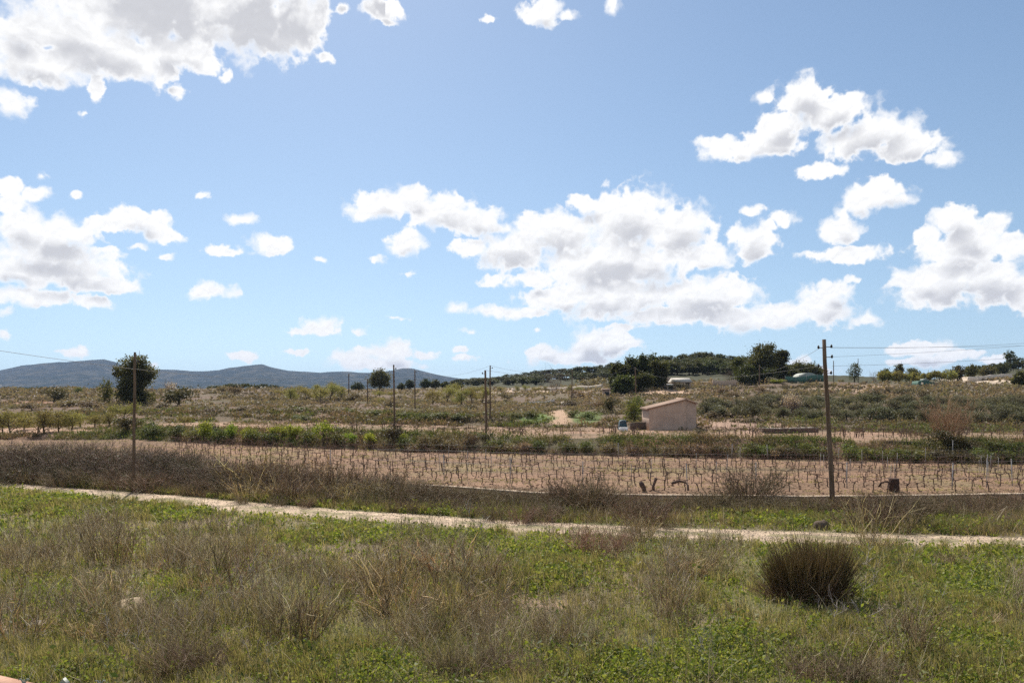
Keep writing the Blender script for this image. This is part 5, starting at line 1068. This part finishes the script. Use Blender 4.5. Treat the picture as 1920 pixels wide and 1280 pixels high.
edge = (np.maximum(np.abs(u_), np.abs(v_)) > .98); zt = np.where(edge, .03 + .1 * rng.random(zt.shape), zt); xy = np.where(edge, 1.12, 1.0)
i_ = np.arange(n_ - 1)[:, None] * n_ + np.arange(n_ - 1)[None]
Geo().add(np.stack([u_ * .38 * xy, v_ * .45 * xy, zt], -1), np.stack([i_, i_ + 1, i_ + n_ + 1, i_ + n_], -1)).build('tarpaulin', M_tarp, t_)
Geo().box(-.33, .33, -.4, .4, 0, .86).build('stacked_crate', M_dark, t_)
# dry stone wall left of the hut, trough, pale roadside walls
M_drystone = solid_mat('dry_stone', (.085, .06, .045), (.16, .115, .085), 3.5, .95, .8); M_conc = solid_mat('weathered_concrete', (.2, .17, .14), (.3, .26, .21), 4, .9, .3); M_pale = solid_mat('pale_limewash', (.56, .47, .37), (.66, .57, .46), 2, .9, .2); M_tan = solid_mat('tan_render', (.4, .29, .2), (.5, .37, .27), 2, .9, .2)
def stone_wall(name, px0, px1, Y0, Y1, h, t, mat, lab, cat='wall', cop=None, base=None):
    n = max(5, int(abs(px1 - px0) / 3)); u = np.linspace(0, 1, n); px = px0 + (px1 - px0) * u; Y = Y0 + (Y1 - Y0) * u; X = (px - CX) / F * Y; Z = H(X, Y) - .25
    o = thing(name, (float(X[0]), float(Y[0]), float(Z[0])), lab, cat); off = np.array(o.location); top = Z + h + .25 + (fbm(X * .8, X * 0 + 7, 3) - .5) * h * (.3 if mat is M_drystone else .04)
    def strip(f0, f1, z0, z1):
        V = np.concatenate([np.stack([X, Y + f, z], 1) for f, z in ((f0, z0), (f0, z1), (f1, z1), (f1, z0))]); i = np.arange(n - 1)
        return Geo().add(V - off, np.concatenate([np.stack([a * n + i, a * n + i + 1, ((a + 1) % 4) * n + i + 1, ((a + 1) % 4) * n + i], 1) for a in range(4)] + [np.array([[0, n, 2 * n, 3 * n], [n - 1, 4 * n - 1, 3 * n - 1, 2 * n - 1]])]))
    strip(0, t, Z, top).build('masonry', mat, o)
    if cop: strip(-.06, t + .06, top + .003, top + .1).build('coping', cop, o)
    return o
stone_wall('dry_stone_wall', 1182, 1216, 80, 80, .75, .5, M_drystone, 'dark dry stone wall between the tarpaulin and the hut')
stone_wall('dry_stone_wall', 1660, 1735, 58.6, 58.2, .22, .3, M_drystone, 'low reddish dry stone wall on the bank left of the tall reddish bush')
stone_wall('stone_trough', 1432, 1535, 70.5, 70.5, .32, 1.3, M_drystone, 'long low stone trough with a pale rim on the terrace right of the hut', 'trough', M_conc)
stone_wall('roadside_wall', 990, 1040, 140, 143, .55, .35, M_pale, 'low pale wall beside the dirt road at centre'); stone_wall('roadside_wall', 1052, 1084, 128, 124, .5, .35, M_pale, 'short pale wall right of the dirt road at centre')
stone_wall('garden_wall', 1336, 1381, 176, 176, 1.3, .3, M_tan, 'tan rendered wall on the hilltop left of the dark pines')
stone_wall('boundary_wall', 1815, 1905, 176, 178, 1.1, .4, M_pale, 'long cream wall on the right hilltop below the pines')
stone_wall('boundary_wall', 960, 1130, 232, 205, .9, .4, M_pale, 'long pale roadside wall below the ridge wood')
# hilltop houses
def house(px0, px1, basepy, eavepy, ridgepy, Y, lab, wallm, roofm, name='house', d=6.0, door=True):
    a = P(px0, basepy, Y); b = P(px1, basepy, Y); z0 = min(float(H(a.x, Y)), a.z) - .3; w = b.x - a.x; zz = lambda py: EYE + (HY - py) / F * Y - z0
    o = thing(name, (a.x, Y, z0), lab, 'house'); he, hr = zz(eavepy), zz(ridgepy)
    wl = Geo(); wl.box(0, w, 0, d, 0, he)
    for y_ in (0.0, d - .1):
        pass
    wl.build('wall', wallm, o)
    V = [(-.3, -.35, he + .004), (w + .3, -.35, he + .004), (w + .3, d / 2, hr), (-.3, d / 2, hr), (-.3, d + .35, he + .004), (w + .3, d + .35, he + .004)]; g = Geo().add(V, [(0, 1, 2, 3), (3, 2, 5, 4), (0, 4, 5, 1)], [(0, 3, 4), (1, 5, 2)])
    g.build('roof', roofm, o)
    fr = Geo().box(w * .2, w * .2 + .8, -.04, .02, he * .4, he * .8).build('window', M_dark, o); Geo().box(w * .2 - .08, w * .2 + .88, -.09, .0, he * .4 - .1, he * .4 - .003).build('sill', wallm, fr)
    if door: Geo().box(w * .62, w * .62 + .9, -.04, .02, .3, min(he * .92, 2.3)).build('door', M_dark, o)
    return o
M_roofw = solid_mat('pale_roof', (.5, .45, .38), (.6, .55, .47), 2, .7, .1)  # the roofs' own pale colour
house(1266, 1296, 726, 716, 708, 168, 'house with a pale sloping roof behind a dark bush on the hill', M_tan, M_roofw); house(1238, 1262, 728, 722, 719, 166, 'small low house with a flat pale roof left of the pale roofed one', M_pale, M_roofw, d=4)
house(1132, 1143, 738, 731, 728, 152, 'tiny pink hut beside the road below the pine clump', M_plast, M_tile, 'small_hut', 2.2, False)
stone_wall('rock_bank', 1244, 1274, 192, 192, 1.9, 2.0, M_tan, 'tan rocky bank above the pale roofed house', 'rock')
# green mesh fence, pale tunnel, green tarp
M_mesh = solid_mat('green_mesh', (.06, .125, .095), (.09, .165, .125), 6, .8, .2); M_poly = solid_mat('pale_sheet', (.26, .28, .24), (.34, .36, .31), 3, .6, .1)
def mesh_fence(px0, px1, Y, h, lab, nm='mesh_fence'):
    px = np.linspace(px0, px1, 9); X = (px - CX) / F * Y; Z = H(X, np.full(9, Y)); o = thing(nm, (float(X[0]), Y, float(Z[0])), lab, 'fence'); off = np.array(o.location)
    V = np.concatenate([np.stack([X, np.full(9, Y + f), Z + z], 1) for f, z in ((0, .02), (0, h), (.03, h), (.03, .02))]); i = np.arange(8)
    Geo().add(V - off, np.concatenate([np.stack([a * 9 + i, a * 9 + i + 1, ((a + 1) % 4) * 9 + i + 1, ((a + 1) % 4) * 9 + i], 1) for a in range(4)])).build('mesh_panel', M_mesh, o)
    for k_ in range(0, 9, 2): Geo().tube([(X[k_] - off[0], -.05, Z[k_] - off[2] - .2), (X[k_] - off[0], -.05, Z[k_] - off[2] + h + .12)], .04, 6).build('post', M_steel, o)
mesh_fence(1472, 1552, 178, 1.5, 'green mesh fence on the skyline left of the near right pole')
p = at(1518, 184); hh = 2.0; g = Geo(); th = np.linspace(0, np.pi, 13); V = np.concatenate([np.stack([2.1 * np.cos(th), np.full(13, y_), hh * np.sin(th) ** .8], 1) for y_ in (0, 6)]); i = np.arange(12)
o = g.add(np.concatenate([V, [[0, 0, 0], [0, 6, 0]]]), np.stack([i, i + 1, i + 14, i + 13], 1), np.concatenate([np.stack([np.full(12, 26), i + 1, i], 1), np.stack([np.full(12, 27), i + 13, i + 14], 1)])).build('poly_tunnel', M_poly, smooth=True); o.location = p; tag(o, 'pale rounded polytunnel behind the green mesh fence', 'polytunnel')
p = at(1743, 158); t_ = thing('green_tent', p, 'low green sheet shelter on the right slope below the skyline hedge', 'shelter')
Geo().prism([(-2.4, 0), (2.4, 0), (2.0, .75), (.2, 1.05), (-.4, 1.35), (-2.2, 1.2)], 0, 2.5).build('sheet', M_mesh, t_); Geo().prism([(-1.2, 1.36), (.1, 1.3), (.0, 1.5), (-1.0, 1.62)], .3, 1.6).build('cover', M_poly, t_)

# ------------------------------------------------------------------ utility poles and wires
M_pole = solid_mat('weathered_pole', (.10, .065, .042), (.2, .14, .095), 3, .95, .5, stretch=(3, 3, .3)); M_glass = solid_mat('insulator', (.03, .025, .02), (.06, .05, .04), 4, .4, .1)
TIPS = {}
def pole(key, bx, by, Y, tx_, ty_, r0, r1, lab, ins=()):
    b = at(bx, Y); tp = P(tx_, ty_, Y); o = thing('utility_pole', b, lab, 'pole'); v = np.array(tp - b); L = np.linalg.norm(v)
    n = 9; u = np.linspace(-.04, 1, n)[:, None]; pts = v * u + rng.normal(0, .008, (n, 3)); Geo().tube(pts, np.linspace(r0, r1, n), 12).build('shaft', M_pole, o, smooth=True)
    for k_, (fr, sx) in enumerate(ins):
        q = v * fr; e = q + np.array([sx, -.06, 0]); br = Geo().tube([q, e], .018, 6).build('bracket', M_wire, o)
        Geo().tube([e + [0, 0, -.05], e + [0, 0, 0], e + [0, 0, .05], e + [0, 0, .12]], [.03, .06, .05, .02], 8).build('insulator', M_glass, br)
    TIPS[key] = b + Vector(v); return o
pole('A', 250, 922, 43.3, 253, 660, .092, .06, 'tall dark utility pole at left beside the dirt track', [(.93, .22)])
pole('B', 1562, 945, 37.05, 1545, 636, .125, .085, 'thick weathered utility pole at right in front of the vineyard wall', [(.955, .3), (.95, -.3), (.895, .3), (.84, -.34), (.80, .22)])
pole('C', 740, 808, 70.2, 738, 684, .09, .065, 'slim pole on the bank left of the twin poles', [(.94, .2)])
pole('D', 778, 775, 118, 778, 694, .1, .08, 'thinner pole standing back in the field left of centre', [(.95, .2)])
pole('E', 912, 812, 68.6, 910, 694, .11, .08, 'brown pole on the bank, nearer of the twin poles', [(.95, -.25)])
pole('F', 919, 785, 93, 919, 685, .1, .07, 'taller thin pole just behind the nearer twin pole', [(.95, .25)])
pole('G', 654, 745, 165, 654, 700, .13, .1, 'distant thin pole left of the lone round tree')
pole('H', 689, 760, 140, 689, 710, .11, .08, 'faint thin pole at the left side of the lone round tree')
pole('I', 1192, 735, 150, 1191, 688, .13, .09, 'thin pole in front of the pine clump above the hut', [(.96, .2)])
pole('J', 1424, 718, 172, 1424, 684, .13, .1, 'thin pole in front of the tallest hilltop pine')
pole('K', 1563, 716, 178, 1563, 676, .10, .08, 'thin pole on the skyline just right of the near right pole')
pole('L', 1609, 715, 184, 1609, 672, .10, .07, 'thin mast beside the lone small tree on the skyline')
pole('M', 1072, 760, 140, 1073, 692, .09, .07, 'thin pole right of the dirt road at centre')
def wire(a, b, sag, lab, r=.011):
    a = np.array(a); b = np.array(b); u = np.linspace(0, 1, 28)[:, None]; pts = a + (b - a) * u; pts[:, 2] -= (4 * sag * u * (1 - u))[:, 0]
    return tag(Geo().tube(pts, r, 4, False).build('power_line', M_wire), lab, 'wire')
wire(P(-150, 634, 50), TIPS['G'] - Vector((0, 0, .2)), 1.7, 'long sagging wire crossing the sky at the left edge over the mountains', .016)
wire(TIPS['G'] - Vector((0, 0, .2)), TIPS['H'] + Vector((0, 0, -.2)), .3, 'short wire between the two faint distant poles', .016)
B = lambda px, py: P(px, py, 37.0)
wire(B(1538, 652), TIPS['J'] - Vector((0, 0, .2)), 1.0, 'dark wire leaving the near right pole down to the left', .008)
wire(B(1538, 686), TIPS['I'] - Vector((0, 0, .3)), 1.2, 'lower wire from the near right pole towards the pine clump', .005)
wire(B(1557, 651), P(2300, 628, 52), .25, 'upper wire from the near right pole to the right edge', .005)
wire(B(1557, 652), P(2300, 606, 38), .35, 'top wire climbing from the near right pole to the right edge', .005)
wire(B(1558, 669), P(2300, 610, 40), .2, 'middle wire from the near right pole to the right edge', .005)
wire(B(1560, 686), P(2300, 630, 44), .3, 'lowest wire from the near right pole to the right edge', .0055)
wire(TIPS['E'], TIPS['I'], 1.2, 'thin wire from the twin poles to the pine clump', .010); wire(TIPS['F'], TIPS['M'], .8, 'thin wire from the taller twin pole to the right', .010)
wire(TIPS['D'], TIPS['F'], 1.0, 'faint wire between the field pole and the taller twin pole', .010)

# ------------------------------------------------------------------ garden boundary at the viewer's feet, bottom left corner
M_terra = solid_mat('terracotta_coping', (.55, .3, .2), (.66, .4, .28), 4, .8, .2); M_render = solid_mat('cream_render', (.6, .5, .4), (.68, .58, .48), 3, .9, .2); M_iron = solid_mat('pale_painted_iron', (.26, .27, .23), (.34, .35, .3), 6, .5, .1)
Yr = 8.0; gz = float(H(-5, Yr))
a = P(-160, 1241, Yr + 1.2); b = P(36, 1287, Yr)
t_ = thing('garden_wall', (b.x, b.y, gz), 'garden wall with an orange coping in the bottom left corner', 'wall'); L = (a - b).length; t_.rotation_euler = (0, 0, math.atan2((a - b).y, (a - b).x)); ztop = b.z - gz; dz = (a.z - b.z)
def ramp_box(g, x0, x1, y0, y1, z0, h): # box rising by dz over L
    V = [(x, y, (z0 if k == 0 else z0 + h) + (x / L * dz if not (k == 0 and z0 < .01) else 0)) for k in (0, 1) for y in (y0, y1) for x in (x0, x1)]; return g.add(V, [(0, 2, 3, 1), (4, 5, 7, 6), (0, 1, 5, 4), (2, 6, 7, 3), (0, 4, 6, 2), (1, 3, 7, 5)])
ramp_box(Geo(), 0, L, -.09, .09, 0, ztop - .05).build('masonry', M_render, t_); ramp_box(Geo(), -.03, L, -.13, .13, ztop - .048, .05).build('coping', M_terra, t_)
r0 = P(36, 1288, Yr); t_ = thing('iron_railing', (r0.x, Yr, gz), 'pale iron railing with diamond and leaf tips at the bottom left edge', 'railing')
topz = r0.z - gz
g = Geo(); xs = [(px - 36) / F * Yr for px in (45, 82, 120, 152, 188)]
for x in xs: g.box(x - .012, x + .012, -.012, .012, 0, topz - .05)
x_end = xs[-1] + .1
g.box(-.02, xs[0] - .012, -.02, .02, topz - .25, topz - .2)
for k_ in range(4): g.box(xs[k_] + .012, xs[k_ + 1] - .012, -.02, .02, topz - .25, topz - .2)
for k_ in range(4): g.box(xs[k_] + .012, xs[k_ + 1] - .012, -.02, .02, .2, .25)
g.build('bars', M_iron, t_)
zc = lambda py: EYE + (HY - py) / F * Yr - gz
def diamond(x, ztop_, r): Geo().prism([(x - r, ztop_ - r * 1.15), (x, ztop_ - 2.3 * r), (x + r, ztop_ - r * 1.15), (x, ztop_)], -.025, .025).build('diamond_tip', M_iron, t_)
diamond(xs[2], zc(1270), .055)
def leaf_tip(x, zt):
    g = Geo()
    for s_ in (-1, 1):
        q = np.linspace(0, 1, 7); g.tube(np.stack([x + s_ * .055 * q, np.zeros(7), zt - .06 + .06 * np.sin(q * 2.2)], 1), .008 * (1.1 - .6 * q), 6)
        g.tube(np.stack([x + s_ * .03 * q, np.zeros(7), zt - .05 + .055 * q], 1), .007 * (1.1 - .7 * q), 6)
    g.tube([(x, 0, topz - .06), (x, 0, zt)], [.01, .004], 6); g.build('leaf_tip', M_iron, t_)
for x, py in ((xs[0], 1272), (xs[1], 1283), (xs[3], 1284), (xs[4], 1275)): leaf_tip(x, zc(py))
for l in LIBS: l.clean()
